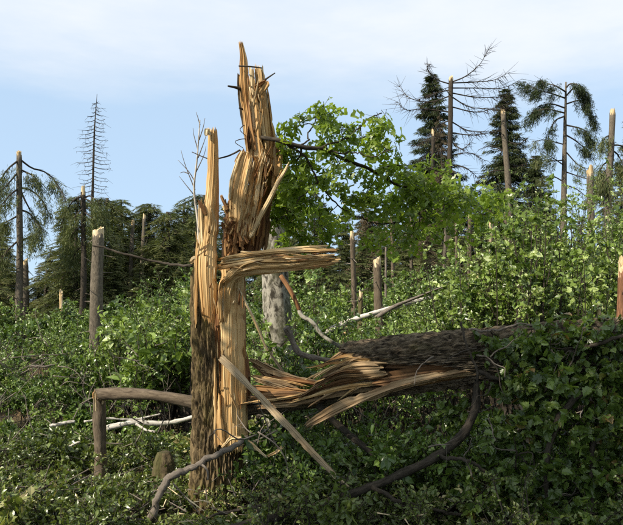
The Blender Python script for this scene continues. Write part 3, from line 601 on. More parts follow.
for k in range(16):    # torn boards filling the joint beside the stump
    r = np.random.default_rng(1700 + k); t = k / 15; x = 246 + 14 * r.random(); y = 362 + 38 * t + 3 * r.normal(); xe = 296 + 40 * r.random(); ye = 384 + 20 * t + 3 * r.normal(); dz = .06 - .28 * t + .04 * r.normal()
    Q_([(x, y, dz, 3 + 3 * r.random(), .03), ((x + xe) / 2, (y + ye) / 2 + 2 * r.normal(), dz - .03, 4 + 4 * r.random(), .04), (xe, ye, dz, 2 + 2 * r.random(), .02)], M[['wood_dull', 'wood', 'wood_dark', 'wood_dull', 'wood_brown'][k % 5]], nw=8, nl=24, jag=(.10, .14), ridge=.006, seed=1720 + k)
# limbs of the fallen half
def limb(parent, pts, r0, r1, mat='bark_dark', n=40, ns_=10, name='limb', D=D0, wob=.012, seed=0):
    r = np.random.default_rng(seed + 50)
    C = spline([P(q[0], q[1], D + (q[2] if len(q) > 2 else 0)) for q in pts], n)
    w = np.cumsum(r.normal(size=(n, 3)) * wob * .35, 0); w -= np.linspace(0, 1, n)[:, None] * w[-1]; C = C + w
    R_ = np.linspace(r0, r1, n) * (1 + .10 * r.normal(size=n))
    V, FL, U = tube(C, R_, ns_); return build(name, V, FL, M[mat], parent, U), C
limbs = []
for k, (pts, a, b, mt) in enumerate([
    ([(478, 380, -.35), (474, 415, -.55), (455, 443, -.7), (415, 468, -.85), (365, 488, -.95), (310, 508, -1.05), (255, 522, -1.15), (200, 535, -1.2)], .040, .026, 'bark_dark'),
    ([(318, 405, -.2), (345, 430, -.3), (372, 452, -.4), (400, 478, -.5), (430, 500, -.6)], .034, .018, 'bark_dark'),
    ([(461, 322, -.4), (466, 345, -.5), (476, 372, -.62), (478, 402, -.66)], .009, .011, 'bark_dark'),
    ([(480, 372, -.5), (495, 380, -.62), (512, 378, -.7), (524, 392, -.75), (528, 425, -.82), (536, 437, -.85)], .02, .008, 'bark_dark'),
    ([(520, 405, -.9), (526, 428, -.95), (522, 438, -.98), (533, 460, -1.0), (536, 490, -1.0), (545, 520, -1.0)], .012, .009, 'bark_dead'),
    ([(526, 434, -.96), (540, 438, -.98), (552, 440, -1.0)], .008, .004, 'bark_dead'),
    ([(520, 452, -1.0), (526, 470, -1.05), (522, 490, -1.08), (530, 530, -1.1)], .011, .008, 'bark_dead'),
    ([(540, 352, -.55), (575, 347, -.75), (610, 338, -.85), (640, 330, -.9)], .022, .012, 'bark_dark'),
    ([(600, 360, -.5), (585, 385, -.9), (560, 420, -1.1), (548, 470, -1.2), (552, 540, -1.2)], .035, .015, 'bark_dark'),
    ([(470, 330, -.3), (490, 333, -.5), (520, 325, -.6), (545, 331, -.65)], .010, .006, 'bark_dead'),
    ([(552, 350, -.8), (560, 372, -.85), (572, 395, -.9)], .008, .004, 'bark_dead'),
    ([(372, 487, -.95), (395, 500, -1.0), (430, 508, -1.05), (470, 516, -1.1)], .02, .01, 'bark_dark'),
    ([(440, 455, -.8), (470, 462, -.95), (500, 480, -1.05)], .018, .008, 'bark_dark'),
    ([(630, 350, -.6), (600, 420, -1.0), (590, 480, -1.2), (600, 545, -1.3)], .03, .012, 'bark_dark'),
]):
    o, C = limb(fal, pts, a, b, mt, seed=k); limbs.append(C)
for k in range(30):
    r = np.random.default_rng(2200 + k); x = 430 + 190 * r.random(); y = 345 + 150 * r.random(); a_ = r.random() * 6.28; l = 18 + 34 * r.random(); dz = -.75 - .45 * (y - 345) / 150
    p = [(x, y, dz)]
    for q in range(4): a_ += r.normal() * .55; p.append((p[-1][0] + math.cos(a_) * l / 4, p[-1][1] + math.sin(a_) * l / 4, dz - .05 * q))
    limb(fal, p, .007, .003, 'bark_dead' if k % 2 else 'bark_dark', n=16, ns_=5, name='bare_twig', seed=2300 + k, wob=.008)
# leafy crown of the fallen half: clusters hung on twigs
def clusters(spec, D, r, ntw, per, size, limbsC=None, droop=.3, upw=.8, twl=.22, tone=(0, 1)):
    """spec rows: px, py, depth offset, radius x px, radius y px, radius depth m, weight."""
    A, B = [], []; con = []
    for (x, y, dz, rx, ry, rd, w) in spec:
        n = max(2, int(ntw * w)); q = rnd_dirs(n, r) * (r.random((n, 1)) ** .45)
        c = np.array([P(x + a * rx, y - b * ry, D + dz + e * rd) for a, e, b in q]); ctr = P(x, y, D + dz)
        dr = norm(norm(c - ctr) * .7 + rnd_dirs(n, r) * .7 + np.array([0, 0, -.15]))
        ln = twl * (.5 + r.random((n, 1)))
        A.append(c - dr * ln * .5); B.append(c + dr * ln * .5)
        if limbsC is not None:
            k = max(1, n // 9)
            pool = np.vstack(limbsC); near = pool[np.argmin(np.linalg.norm(pool - ctr, axis=1))]
            con.append((near, ctr))
            sub = c[:: max(1, n // k)]
            for s_ in sub: con.append((ctr + (s_ - ctr) * .1, s_))
    A = np.vstack(A); B = np.vstack(B)
    return A, B, con, leaves_on(A, B, per, size, r, droop, upw, tone=tone)
rc = np.random.default_rng(21)
E = [(500, 345, -.45, 28, 16, .2, .5), (535, 345, -.6, 30, 18, .25, 1.0), (575, 340, -.6, 34, 20, .25, 1.2), (615, 345, -.6, 26, 26, .3, 1.1), (520, 385, -.75, 30, 24, .25, 1.1), (560, 385, -.85, 34, 26, .25, 1.3),
     (605, 385, -.85, 32, 26, .25, 1.3), (530, 425, -.9, 34, 24, .25, 1.2), (575, 430, -1.0, 38, 26, .25, 1.4), (618, 430, -1.0, 26, 28, .25, 1.1), (500, 435, -.8, 22, 24, .25, .6), (520, 470, -1.0, 34, 24, .25, 1.0),
     (565, 475, -1.1, 36, 26, .25, 1.3), (610, 480, -1.1, 30, 30, .25, 1.3), (480, 495, -1.0, 30, 22, .25, .7), (530, 510, -1.1, 36, 22, .25, 1.0), (585, 515, -1.2, 40, 22, .25, 1.2), (455, 470, -.7, 24, 20, .2, .4), (635, 400, -.8, 26, 50, .3, 1.2), (640, 490, -1.1, 22, 40, .3, 1.0),
     (430, 510, -.9, 30, 18, .25, .6), (590, 325, -.3, 30, 12, .25, .6), (455, 415, -.4, 18, 16, .2, .3)]
A, B, con, (pos, d, nr, sz, tn) = clusters([(a, b, c, rx * .88, ry * .85, rd, w) for a, b, c, rx, ry, rd, w in E], D0, rc, 44, 11, .062, limbs, tone=(0, 1))
mb = MB()
V, F, U = sticks(A, B, .0035, .0015); mb.add(V, F, U)
ca = np.array([c[0] for c in con]); cb = np.array([c[1] for c in con]); V, F, U = sticks(ca, cb, .008, .003); mb.add(V, F, U)
tag(mb.build('twigs', M['bark_dark'], fal), kind='stuff')
order = np.argsort(np.linalg.norm(pos - np.array([0, 0, CAMZ]), axis=1)); near = order[::max(1, len(order) // 900)][:300]; rest = np.setdiff1d(order, near)
V, F, U, T = leaf_mesh('maple', pos[rest], d[rest], nr[rest], sz[rest], tn[rest], .15)
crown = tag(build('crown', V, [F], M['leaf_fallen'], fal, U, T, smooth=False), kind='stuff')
# the largest leaves as pieces of their own, sharing a few blades
from mathutils import Matrix
blades = []
for k in range(6):
    TV, TF = TEMPL['maple']; z = TV[:, 2] - (.05 + .05 * k) * TV[:, 1] ** 2
    me = bpy.data.meshes.new('leaf'); me.from_pydata(np.c_[TV[:, :2], z].tolist(), [], TF.tolist()); me.update()
    at = me.attributes.new('tone', 'FLOAT', 'POINT'); at.data.foreach_set('value', np.full(len(TV), .15 * k + .1, np.float32))
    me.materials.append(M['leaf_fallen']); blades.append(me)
cw = parent_world(crown)
for q in near:
    dd = norm(d[q]); s_ = norm(np.cross(dd, nr[q])); u_ = np.cross(s_, dd)
    m4 = Matrix(((s_[0], dd[0], u_[0], pos[q][0] - cw.x), (s_[1], dd[1], u_[1], pos[q][1] - cw.y), (s_[2], dd[2], u_[2], pos[q][2] - cw.z), (0, 0, 0, 1))) @ Matrix.Scale(float(sz[q]) * 1.1, 4)
    o = bpy.data.objects.new('leaf', blades[int(q) % 6]); col.objects.link(o); o.parent = crown; o.matrix_local = m4

# ---------------------------------------------------------------- living oak bough behind the splinters
bough = thing('oak_bough', 'leafy oak bough with bright green lobed leaves reaching right', 'branch', P(264, 138, D0 - .12))
bl = []
for k, (pts, a, b) in enumerate([
    ([(255, 136, -.10), (275, 139, -.16), (300, 145, -.1), (322, 146, .0), (345, 158, .15), (372, 170, .3), (395, 184, .5), (430, 190, .8), (475, 202, 1.2)], .022, .010),
    ([(282, 141, -.13), (305, 160, -.05), (318, 182, .1), (335, 200, .2), (352, 216, .3)], .012, .006),
    ([(322, 147, 0), (345, 138, 0), (358, 128, 0), (372, 116, .05), (382, 113, .1)], .010, .005),
    ([(300, 145, -.1), (310, 130, 0), (320, 112, .1)], .009, .004),
    ([(330, 150, 0), (350, 152, -.1), (372, 155, -.15), (392, 150, -.2)], .009, .004),
    ([(372, 170, .3), (400, 165, .3), (430, 165, .4), (460, 175, .5)], .009, .004),
    ([(318, 182, .1), (300, 200, .1), (285, 215, .15)], .009, .004),
    ([(352, 216, .3), (380, 222, .4), (420, 222, .6)], .008, .004),
    ([(300, 145, -.1), (296, 165, .1), (300, 190, .2)], .009, .004)]):
    o, C = limb(bough, pts, a, b, 'bark_dark', seed=100 + k, n=30, ns_=7, name='limb', wob=.02); bl.append(C)
ro = np.random.default_rng(33)
Dsp = [(318, 115, .1, 22, 12, .2, .9), (300, 122, .1, 12, 10, .2, .3), (340, 125, .1, 18, 12, .25, .6), (378, 122, .1, 12, 12, .2, .5), (362, 138, .1, 22, 14, .25, .8), (390, 150, 0, 16, 14, .25, .5), (330, 150, .2, 24, 12, .25, .6),
       (395, 172, .4, 26, 14, .3, 1.0), (430, 178, .6, 26, 14, .35, 1.1), (465, 192, .9, 26, 14, .35, 1.0), (300, 165, .2, 16, 16, .25, .35), (325, 185, .2, 20, 14, .25, .5), (350, 175, .3, 22, 12, .3, .5), (295, 212, .3, 20, 14, .25, .9), (275, 222, .4, 12, 10, .2, .4), (320, 222, .4, 22, 14, .3, 1.0),
       (352, 200, .4, 22, 12, .3, .7), (385, 205, .5, 26, 16, .35, 1.0), (420, 210, .7, 28, 18, .35, 1.0), (390, 232, .6, 26, 14, .3, .8), (440, 225, .9, 24, 16, .3, .6), (500, 200, 1.3, 20, 12, .3, .6), (340, 165, .1, 14, 9, .2, .3), (368, 190, .4, 16, 10, .2, .4)]
A, B, con, (pos, d, nr, sz, tn) = clusters(Dsp + [(288, 152, .1, 12, 10, .2, .9), (286, 180, .3, 14, 14, .25, 1.2), (280, 205, .45, 12, 12, .2, 1.1), (305, 185, .35, 18, 18, .3, 1.2), (410, 190, .6, 30, 14, .3, 1.2), (450, 205, .9, 30, 16, .35, 1.2), (480, 215, 1.2, 26, 16, .3, .9), (300, 240, .6, 22, 10, .25, .6), (410, 240, .8, 28, 12, .3, .6)], D0, ro, 15, 6, .112, bl, droop=.35, upw=.8, twl=.2)
mb = MB(); V, F, U = sticks(A, B, .003, .0012); mb.add(V, F, U)
V, F, U = sticks(np.array([c[0] for c in con]), np.array([c[1] for c in con]), .006, .0025); mb.add(V, F, U)
tag(mb.build('twigs', M['bark_dark'], bough), kind='stuff')
V, F, U, T = leaf_mesh('oak', pos, d, nr, sz, tn, .15)
tag(build('crown', V, [F], M['leaf_oak'], bough, U, T, smooth=False), kind='stuff')

# ---------------------------------------------------------------- stems near the stump
def trunk_thing(name, label, cat, pts, radii, mat, D, group=None, top=None, jag=.1, nsg=14, nl=30, seed=0, relief=.004, part='trunk', stand=False):
    """A standing or lying stem with an optional torn pale end at its last point."""
    r = np.random.default_rng(seed + 77)
    raw = [P(q[0], q[1], D + (q[2] if len(q) > 2 else 0)) for q in pts]
    if stand: raw[0][2] = float(gz(raw[0][0], raw[0][1])) - .08
    t = thing(name, label, cat, raw[0], group)
    bw = r.normal(size=3) * [1, 1, 0] * .012 * (raw[-1][2] - raw[0][2]); C = spline(raw if not stand else [raw[0] - bw, raw[0] * .55 + raw[-1] * .45 + bw, raw[-1]], nl); R_ = np.interp(np.linspace(0, 1, nl), np.linspace(0, 1, len(radii)), radii)
    ph = r.random(6) * 6.28
    dsp = lambda an, vl: relief * (np.sin(an[None] * 3 + ph[0] + vl[:, None] * 2) + np.sin(an[None] * 7 + ph[1] + vl[:, None] * 5)) + relief * r.normal(size=(len(vl), len(an))) * .5
    jg = r.random(nsg) * jag if top else None
    V, FL, U = tube(C, R_, nsg, jag=jg, disp=dsp); build(part, V, FL, M[mat], t, U)
    if top:
        Tn = norm(C[-1] - C[-3]); e = R_[-1]
        top = min(top, (1.2 + 4.2 * r.random() ** 2) * e); an = np.linspace(0, 6.283, 18, endpoint=False)
        Ct = np.array([C[-1] - Tn * jag * 1.05, C[-1] - Tn * jag * .5, C[-1], C[-1] + Tn * top * .5, C[-1] + Tn * top])
        sl_ = .5 + .5 * np.cos(an - r.random() * 6.28)                       # one side stands higher
        w_ = .35 + .4 * r.random(); jg2 = (.05 + w_ * sl_ + (.9 - w_) * r.random(18)) * (top + jag * .3)
        V, FL, U = tube(Ct, [e * .96, e * .96, e * .93, e * .88, e * .8], 18, jag=jg2, disp=lambda a_, v_: e * .07 * r.normal(size=(len(v_), len(a_)))); build('broken_top', V, FL, M['wood_pale'], t, U, sharp=35)
    return t, C

bt, C = trunk_thing('birch_tree', 'grey white mottled birch trunk right behind the shattered oak', 'tree', [(281, 425, 0), (279, 350, 0), (276, 280, 0), (274, 215, 0), (272, 165, 0)], [.19, .175, .155, .13, .10], 'bark_birch', 7.6, nsg=28, nl=60, relief=.006, top=.1)
stub(bt, [(281, 276, -.15), (290, 290, -.25), (296, 302, -.3), (300, 312, -.3)], .026, .024, 'wood_brown', D=7.4, n=12, name='torn_branch_root')
stub(bt, [(299, 310, -.3), (302, 316, -.32), (312, 322, -.36), (322, 335, -.4), (334, 343, -.45), (348, 352, -.5)], .025, .017, 'bark_birch', D=7.4, n=20, name='hanging_branch')
dsap, C = trunk_thing('dead_birch_sapling', 'thin pale dead birch sapling with bare twigs beside the tall spear', 'tree', [(199, 470, .35), (198, 330, .3), (199, 270, .3), (198, 225, .3), (194, 190, .3), (197, 160, .3), (200, 120, .3)], [.03, .028, .024, .02, .014, .009, .004], 'birch_white', D0, nsg=8, nl=50, relief=.001)
for k, pts in enumerate([[(195, 190), (187, 170), (183, 158), (181, 150)], [(195, 182), (189, 172), (178, 160)], [(196, 172), (204, 155), (206, 146)], [(198, 158), (204, 142), (207, 132)], [(198, 150), (194, 136), (193, 128)], [(199, 140), (203, 128), (205, 118)], [(200, 125), (198, 118), (196, 112)], [(194, 195), (186, 185), (179, 176)], [(189, 174), (184, 172), (180, 173)]]):
    stub(dsap, [(*q, .3) for q in pts], .006, .002, 'bark_dead', name='twig', n=8, ns_=5)

# grey broken branch propped against the trunk foot
br, C = limb(None, [(248, 438, -.42), (232, 447, -.5), (210, 458, -.58), (190, 468, -.64), (172, 476, -.7), (163, 486, -.72), (156, 500, -.74), (150, 520, -.76)], .022, .034, 'bark_dead', n=50, name='leaning_branch', wob=.02)
tag(br, 'bent grey branch leaning against the shattered trunk foot', 'branch')
tw = stub(br, [(200, 463, -.62), (207, 470, -.68), (208, 480, -.72)], .012, .006, 'bark_dead', name='twig'); tw.parent = br
b2, C = limb(None, [(285, 500, -1.0), (245, 508, -.9), (215, 515, -.85), (195, 522, -.8), (170, 530, -.8)], .010, .014, 'bark_dark', n=30, name='fallen_branch')
tag(b2, 'thin dark branch lying low in front of the trunk foot', 'branch')
b3, C = limb(None, [(286, 328, .5), (300, 352, .5), (318, 358, .3), (340, 362, .2)], .034, .022, 'bark_dead', n=24, name='broken_limb')
b3.location = (0, 0, 0); tag(b3, 'short dark broken limb lying between birch trunk and log', 'branch')

# snapped pole, folded over at a right angle
pole = thing('snapped_pole', 'snapped brown pole stem folded over into a right angle', 'tree', P(100, 482, 7.3))
C = spline([P(101, 492, 7.3), P(100.5, 450, 7.3), P(99.5, 420, 7.3), P(99.5, 388, 7.3)], 30)
rp = np.random.default_rng(9)
V, FL, U = tube(C, np.linspace(.068, .064, 30), 18, jag=rp.random(18) * .09, disp=lambda a, v: .0035 * rp.normal(size=(len(v), len(a))) + .006 * np.sin(v[:, None] * 9 + a[None] * 2)); build('post', V, FL, M['bark_pole'], pole, U, sharp=50)
C = spline([P(97, 394.5, 7.22), P(104, 394, 7.18), P(140, 394, 7.05), P(170, 398, 6.95), P(210, 405, 6.9)], 30)
V, FL, U = tube(C[::-1], np.linspace(.058, .06, 30), 18, jag=rp.random(18) * .06, disp=lambda a, v: .0035 * rp.normal(size=(len(v), len(a))) + .006 * np.sin(v[:, None] * 7 + a[None] * 2)); build('folded_top', V, FL, M['bark_pole'], pole, U, sharp=50)
for k in range(8):
    r = np.random.default_rng(700 + k); x = 94 + 1.3 * k
    slab('splinter', pole, [(x, 398 + 16 * r.random() ** 2, -.05 - .015 * (k % 3), 2, .02), (x + .6, 393, -.07, 2.4, .02), (x + 2 + 2 * r.random(), 387.5 + 3 * r.random(), -.06, 1.2, .012)], M['wood_pale' if k % 2 else 'wood'], D=7.26, nw=5, nl=12, jag=(.03, .03), seed=710 + k)

# white birch poles on the ground, left
for k, (pts, a, b, lab) in enumerate([
    ([(50, 426, 0), (62, 424, .05), (75, 421.5, .1)], .022, .020, 'short white birch piece lying left of the snapped pole'),
    ([(84, 422, .1), (108, 418, .2), (135, 419, .3), (160, 414, .3)], .014, .010, 'thin pale birch stick behind the snapped pole, above the thick one'),
    ([(107, 428, .1), (125, 424, .12), (140, 421, .14), (148, 423, .15), (170, 422, .2), (196, 416, .25)], .036, .026, 'thick white birch pole lying behind the snapped pole'),
    ([(136, 424, .0), (145, 429, -.05), (156, 432, -.1)], .016, .012, 'small white birch stick under the thick birch pole'),
    ([(62, 452, -.6), (70, 446, -.6), (80, 442, -.6)], .018, .012, 'small pale stick lying low left of the snapped pole'),
    ([(30, 366, 2.0), (45, 367, 2.0), (58, 364, 2.1)], .02, .014, 'short grey stick caught high in the leafy bank')]):
    o, C = limb(None, pts, a, b, 'birch_white' if k != 5 else 'bark_dead', n=22, name='birch_pole', D=8.2, wob=.005, seed=200 + k); tag(o, lab, 'stick', 'fallen birch pieces')
trunk_thing('fallen_birch', 'long white fallen birch stem slanting up behind the log', 'tree', [(322, 334, 0), (345, 323, .1), (375, 313, .2), (405, 304, .4), (432, 297, .6)], [.05, .048, .042, .035, .025], 'birch_white', 11.0, nsg=12)
trunk_thing('fallen_pine_branch', 'thin brown forked branch slanting above the fallen birch', 'branch', [(376, 318, 0), (395, 306, .1), (420, 296, .2), (445, 286, .3)], [.035, .03, .02, .01], 'bark_dead', 10.8, nsg=8)
# mossy stump, low
st, C = trunk_thing('mossy_stump', 'small mossy rounded stump between snapped pole and shattered trunk', 'stump', [(166, 512, 0), (165, 490, 0), (164.5, 470, 0), (164, 452, 0)], [.16, .128, .118, .122, .125, .115, .10, .06], 'bark_moss', 6.9, nsg=40, nl=40, relief=.006)
ms, C = trunk_thing('low_stump', 'low pale rotten stump half hidden at the foot of the snapped pole', 'stump', [(105, 520, 0), (105, 508, 0), (106, 497, 0)], [.24, .21, .17], 'bark_moss', 6.5, nsg=26, nl=16, relief=.014, top=.02, jag=.08)

# ---------------------------------------------------------------- snags
def snag(label, px, ytop, ybase, d, wtop, wbase, mat='bark_grey', lean=0, top=.25, jag=.12, seed=0, group='broken snags', nsg=14):
    k = d / F0 * .5
    t, C = trunk_thing('broken_snag', label, 'snag', [(px, ybase, 0), (px + lean * .5, (ytop + ybase) / 2, 0), (px + lean, ytop, 0)], [wbase * k, (wbase + wtop) / 2 * k, wtop * k], mat, d, group, top=top, jag=jag, seed=seed, nsg=nsg, relief=.003 * d / 10, stand=True)
    r = np.random.default_rng(seed + 900); n = 16 if wbase > 2.5 else 3; i_ = r.integers(4, len(C) - 1, n); R_ = np.interp(i_ / (len(C) - 1), [0, 1], [wbase * k, wtop * k])[:, None]
    az = r.random(n) * 6.28; o_ = np.stack([np.cos(az), np.sin(az), r.normal(size=n) * .35], 1); a = C[i_] + o_ * R_ * .8; b = a + o_ * R_ * .3 + o_ * (.05 + .045 * d * .4 * r.random((n, 1)) ** 2)
    V, F, U = sticks(a, b, .0009 * d, .0004 * d); tag(build('twigs', V, [F], M['bark_dead' if d < 16 else 'bark_dark'], t, U), kind='stuff')
    return t, C
def hang(poly, n, length, width, r, out=.35, down=1.0, s0=.25, spread=.12):
    """Needled strands hanging from a bough, each a chain of short sprigs."""
    C = spline(poly, 40); fg = s0 + (1 - s0) * r.random(max(3, n // 9)) ** .8; k = (40 * (fg[r.integers(0, len(fg), n)] + r.normal(size=n) * .012)).astype(int).clip(0, 39); p = C[k] + r.normal(size=(n, 3)) * spread * np.array([1, 1, .4])
    T = norm(np.gradient(C, axis=0))[k]
    dd = norm(T * out + rnd_dirs(n, r) * .35 + np.array([0, 0, -down])); ln = length * (.3 + .9 * r.random((n, 1)))
    m = 18; t = r.random((n, m, 1)) ** .8; q = (p[:, None] + dd[:, None] * ln[:, None] * t + r.normal(size=(n, m, 3)) * .025).reshape(-1, 3)
    d2 = norm(np.repeat(dd, m, 0) + rnd_dirs(n * m, r) * .75); sz = .07 + .10 * r.random(n * m)
    return q, d2, rnd_dirs(n * m, r), sz, np.clip(np.repeat(r.random(n) * .5, m) + .45 * r.random(n * m), 0, 1)
def boughed(t, d, polys, r0, seed, n=0, length=.6, width=.05, mat='needle', twig=14, bmat='bark_dark', out=.35, down=1.0, spread=.12):
    r = np.random.default_rng(seed); parts = []
    for q in polys:
        C = spline([P(a, b, d + r.normal() * .25 * min(i, 1)) for i, (a, b) in enumerate(q)], 16)
        L_ = np.linalg.norm(np.diff(C, axis=0), axis=1).sum()
        V, FL, U = tube(C, np.linspace(r0, r0 * .25, 16), 5); mb = MB(); mb.add(V, FL, U)
        if twig:
            k = 3 + r.integers(0, 13, twig); a = C[k]; b = a + norm(norm(np.gradient(C, axis=0))[k] * .8 + rnd_dirs(twig, r) * .7 + [0, 0, -.35]) * L_ * .22 * (.4 + r.random((twig, 1)))
            V, F, U = sticks(a, b, r0 * .32, r0 * .1); mb.add(V, F, U)
        mb.build('branch', M[bmat], t)
        if n: parts.append(hang(C, int(n * (.6 + .8 * r.random())), length, width, r, out, down, spread=spread))
    if parts:
        p, dd, nn, sz, tn = (np.concatenate(x) for x in zip(*parts))
        V, F, U, T = leaf_mesh('needle', p, dd, nn, sz, tn); tag(build('crown', V, [F], M[mat], t, U, T, smooth=False), kind='stuff')

t, _ = snag('thick grey snapped spruce stem standing in the leafy bank', 97.5, 231, 352, 12.8, 11, 14.5, lean=1, seed=1, top=.12)
t, _ = snag('tall slim spruce snag with bare drooping boughs at the far left', 19, 153, 345, 22, 5, 7.5, lean=0, seed=2, top=.12)
boughed(t, 22, [[(19, 160), (9, 168), (0, 180), (-8, 190)], [(19, 171), (8, 184), (-4, 196)], [(19, 188), (8, 197), (-2, 210)], [(21, 160), (32, 168), (45, 172), (56, 182), (66, 200)], [(21, 170), (33, 176), (42, 186)], [(21, 188), (30, 190), (42, 200), (50, 216)],
                [(21, 192), (28, 206), (38, 222)], [(19, 215), (10, 220), (0, 225)], [(21, 210), (30, 214), (40, 228)], [(20, 240), (28, 238), (38, 233)], [(19, 240), (8, 250), (0, 262)]], .035, 5, n=70, length=.75, twig=18)
snag('short pale topped snag beside the tall slim one', 25.5, 262, 330, 24, 5, 6, seed=3, top=.35)
t, _ = snag('dark spruce snag with orange break below the bare spire', 83, 191, 300, 22, 4.5, 6.5, seed=4, mat='bark_dark', top=.3)
boughed(t, 22, [[(83, 196), (74, 200), (66, 212), (62, 226)], [(84, 198), (92, 203), (100, 214), (104, 228)], [(83, 208), (76, 216), (70, 230)], [(84, 212), (92, 218), (97, 232)], [(83, 225), (74, 232), (68, 246)], [(84, 230), (92, 238), (98, 250)], [(83, 245), (76, 252), (70, 266)], [(84, 200), (88, 196), (96, 200), (104, 210)]], .03, 305, n=60, length=.7, twig=10)
snag('small pale broken stub standing above the leafy bank', 61, 293, 312, 21, 3.2, 3.6, seed=5, mat='wood_pale', top=.3)
snag('thin snag with pale tip among the spruces left of the trunk', 133, 222, 320, 26, 3.2, 5, seed=6, top=.5)
snag('thinner snag with pale tip nearest the tall spear', 144.5, 216, 320, 28, 3, 5, seed=7, top=.4)
lbn, C = limb(None, [(92, 246, 0), (112, 249, 0), (140, 257, 0), (165, 262, 0), (192, 266, -.4)], .011, .016, 'bark_dark', D=8.0, n=30, name='hanging_branch', wob=.02)
tag(lbn, 'long thin dark branch running level from snag to shattered trunk', 'branch')
# bare spire of a dead spruce
sp_t, C = trunk_thing('dead_spruce', 'slender dead bare spruce spire rising against the sky', 'tree', [(91, 330, 0), (92, 230, 0), (93, 180, 0), (94.5, 130, 0), (97, 94, 0)], [.16, .11, .075, .05, .012], 'bark_dark', 34, nsg=7, nl=30, relief=.002)
rs = np.random.default_rng(81)
for k in range(46):
    y = 101 + 94 * (k + rs.random() * .7) / 46; x = np.interp(y, [94, 130, 180, 230], [97, 94.5, 93, 92]); s_ = -1 if k % 2 else 1; l = min(17, 2.5 + (y - 98) * .32) * (.55 + .6 * rs.random())
    dy = 0.10 * l + rs.random() * 1.5
    C = spline([P(x, y, 34), P(x + s_ * l * .5, y + dy, 34 + rs.normal() * .3), P(x + s_ * l, y + dy * (.6 + .6 * rs.random()), 34 + rs.normal() * .6)], 7)
    V, FL, U = tube(C, np.linspace(.022, .006, 7), 4); mb = MB(); mb.add(V, FL, U)
    a = C[rs.integers(1, 7, 6)]; V, F, U = sticks(a, a + rs.normal(size=(6, 3)) * [.18, .1, .1] - [0, 0, .12], .008, .004); mb.add(V, F, U); mb.build('branch', M['bark_dark'], sp_t)

# right-hand snags
t, _ = snag('tall dead spruce snag with long bare sweeping branches', 450, 78, 245, 27, 4.2, 6.5, seed=11, mat='bark_dark', top=.5, lean=1)
boughed(t, 27, [[(452, 82), (466, 76), (480, 64), (488, 50)], [(450, 84), (438, 80), (430, 73), (427, 67), (431, 64)], [(452, 83), (474, 82), (494, 80), (508, 73)], [(452, 88), (478, 88), (502, 88), (522, 79)], [(452, 93), (475, 97), (500, 97), (516, 93)],
                [(452, 97), (470, 107), (496, 109)], [(452, 107), (478, 112), (506, 104)], [(452, 122), (470, 131), (496, 131)], [(452, 133), (474, 135), (500, 131)], [(452, 142), (462, 149), (471, 142)], [(452, 155), (470, 153), (484, 160)], [(452, 165), (466, 168), (478, 178)],
                [(450, 96), (430, 102), (410, 98), (400, 87)], [(450, 112), (424, 109), (406, 110), (398, 102)], [(450, 90), (436, 93), (420, 99)], [(450, 135), (432, 139), (414, 146)], [(450, 150), (434, 152), (420, 160)], [(450, 120), (438, 126), (428, 136)]], .030, 15, twig=44)
t, _ = snag('small pale splintered stub against the dark spruce', 433, 133, 200, 26, 3, 4, seed=12, mat='bark_dark', top=.7)
t, _ = snag('straight spruce snag with bright round break before dark spruce', 503, 112, 235, 27, 5, 7.5, seed=13, top=.3)
boughed(t, 27, [[(503, 150), (490, 146), (478, 150)], [(504, 140), (518, 144), (527, 138)], [(504, 160), (515, 166), (528, 163)], [(503, 170), (490, 172), (480, 180)]], .03, 17, twig=12)
t, _ = snag('short stout snag with bright broken top among the shrubs', 590, 172, 240, 19, 6.5, 8, seed=14, top=.3)
t, _ = snag('tall snag with pale top and dark needles on the right edge', 611.5, 112, 260, 21, 5.5, 8, seed=15, top=.25, lean=1)
boughed(t, 21, [[(612, 160), (603, 165), (598, 176)], [(612, 150), (618, 155), (626, 170)], [(612, 175), (605, 180), (600, 192)], [(612, 135), (606, 137), (602, 143)], [(613, 145), (622, 146), (634, 152)], [(612, 168), (604, 172), (598, 184)]], .03, 19, n=60, length=.6)
t, _ = snag('thin grey snag with pale spike behind the bent slab tip', 352, 234, 345, 15, 4.5, 6, seed=16, lean=0, top=.25, mat='bark_pole')
t, _ = snag('short brown snag with bright round break behind the fallen birch', 377, 261, 332, 13, 8, 9, seed=17, top=.12, mat='bark_pole')
t, _ = snag('short greenish snapped stem leaning over the fallen birch', 358, 293, 335, 12, 4.5, 6, seed=18, top=.08, mat='bark_moss', lean=3)
t, _ = snag('pale torn orange stub beside the thin grey snag foot', 345, 328, 348, 11.5, 4, 5, seed=19, top=.2, mat='wood')
t, _ = snag('slim greyish snag in the thicket with blunt top', 470, 212, 320, 15, 4, 5, seed=20, top=.2, mat='bark_pole')
t, _ = snag('slim pale snag in the thicket with hooked torn tip', 489, 222, 320, 14, 3.6, 4.5, seed=21, top=.4, mat='wood_grey', lean=2)
t, _ = snag('short bright splintered stub low in the thicket', 477.5, 272, 320, 12, 4.5, 6, seed=22, top=.25, mat='wood_grey')
t, _ = snag('thin pale stem standing straight in the thicket', 558, 285, 312, 12, 1.6, 2.0, seed=23, top=.05, mat='bark_dead')
t, _ = snag('reddish torn trunk leaning at the right edge above the log', 613, 268, 335, 8.5, 7, 15, seed=24, top=.2, mat='bark_red', lean=9)
t, _ = snag('bright split stub just above the log at right', 599, 311, 330, 9, 3.5, 6, seed=25, top=.15, mat='wood_grey')
t, _ = snag('slim dark snag right of the hooked pale one', 505, 210, 320, 18, 3, 4, seed=26, top=.25, mat='bark_pole')
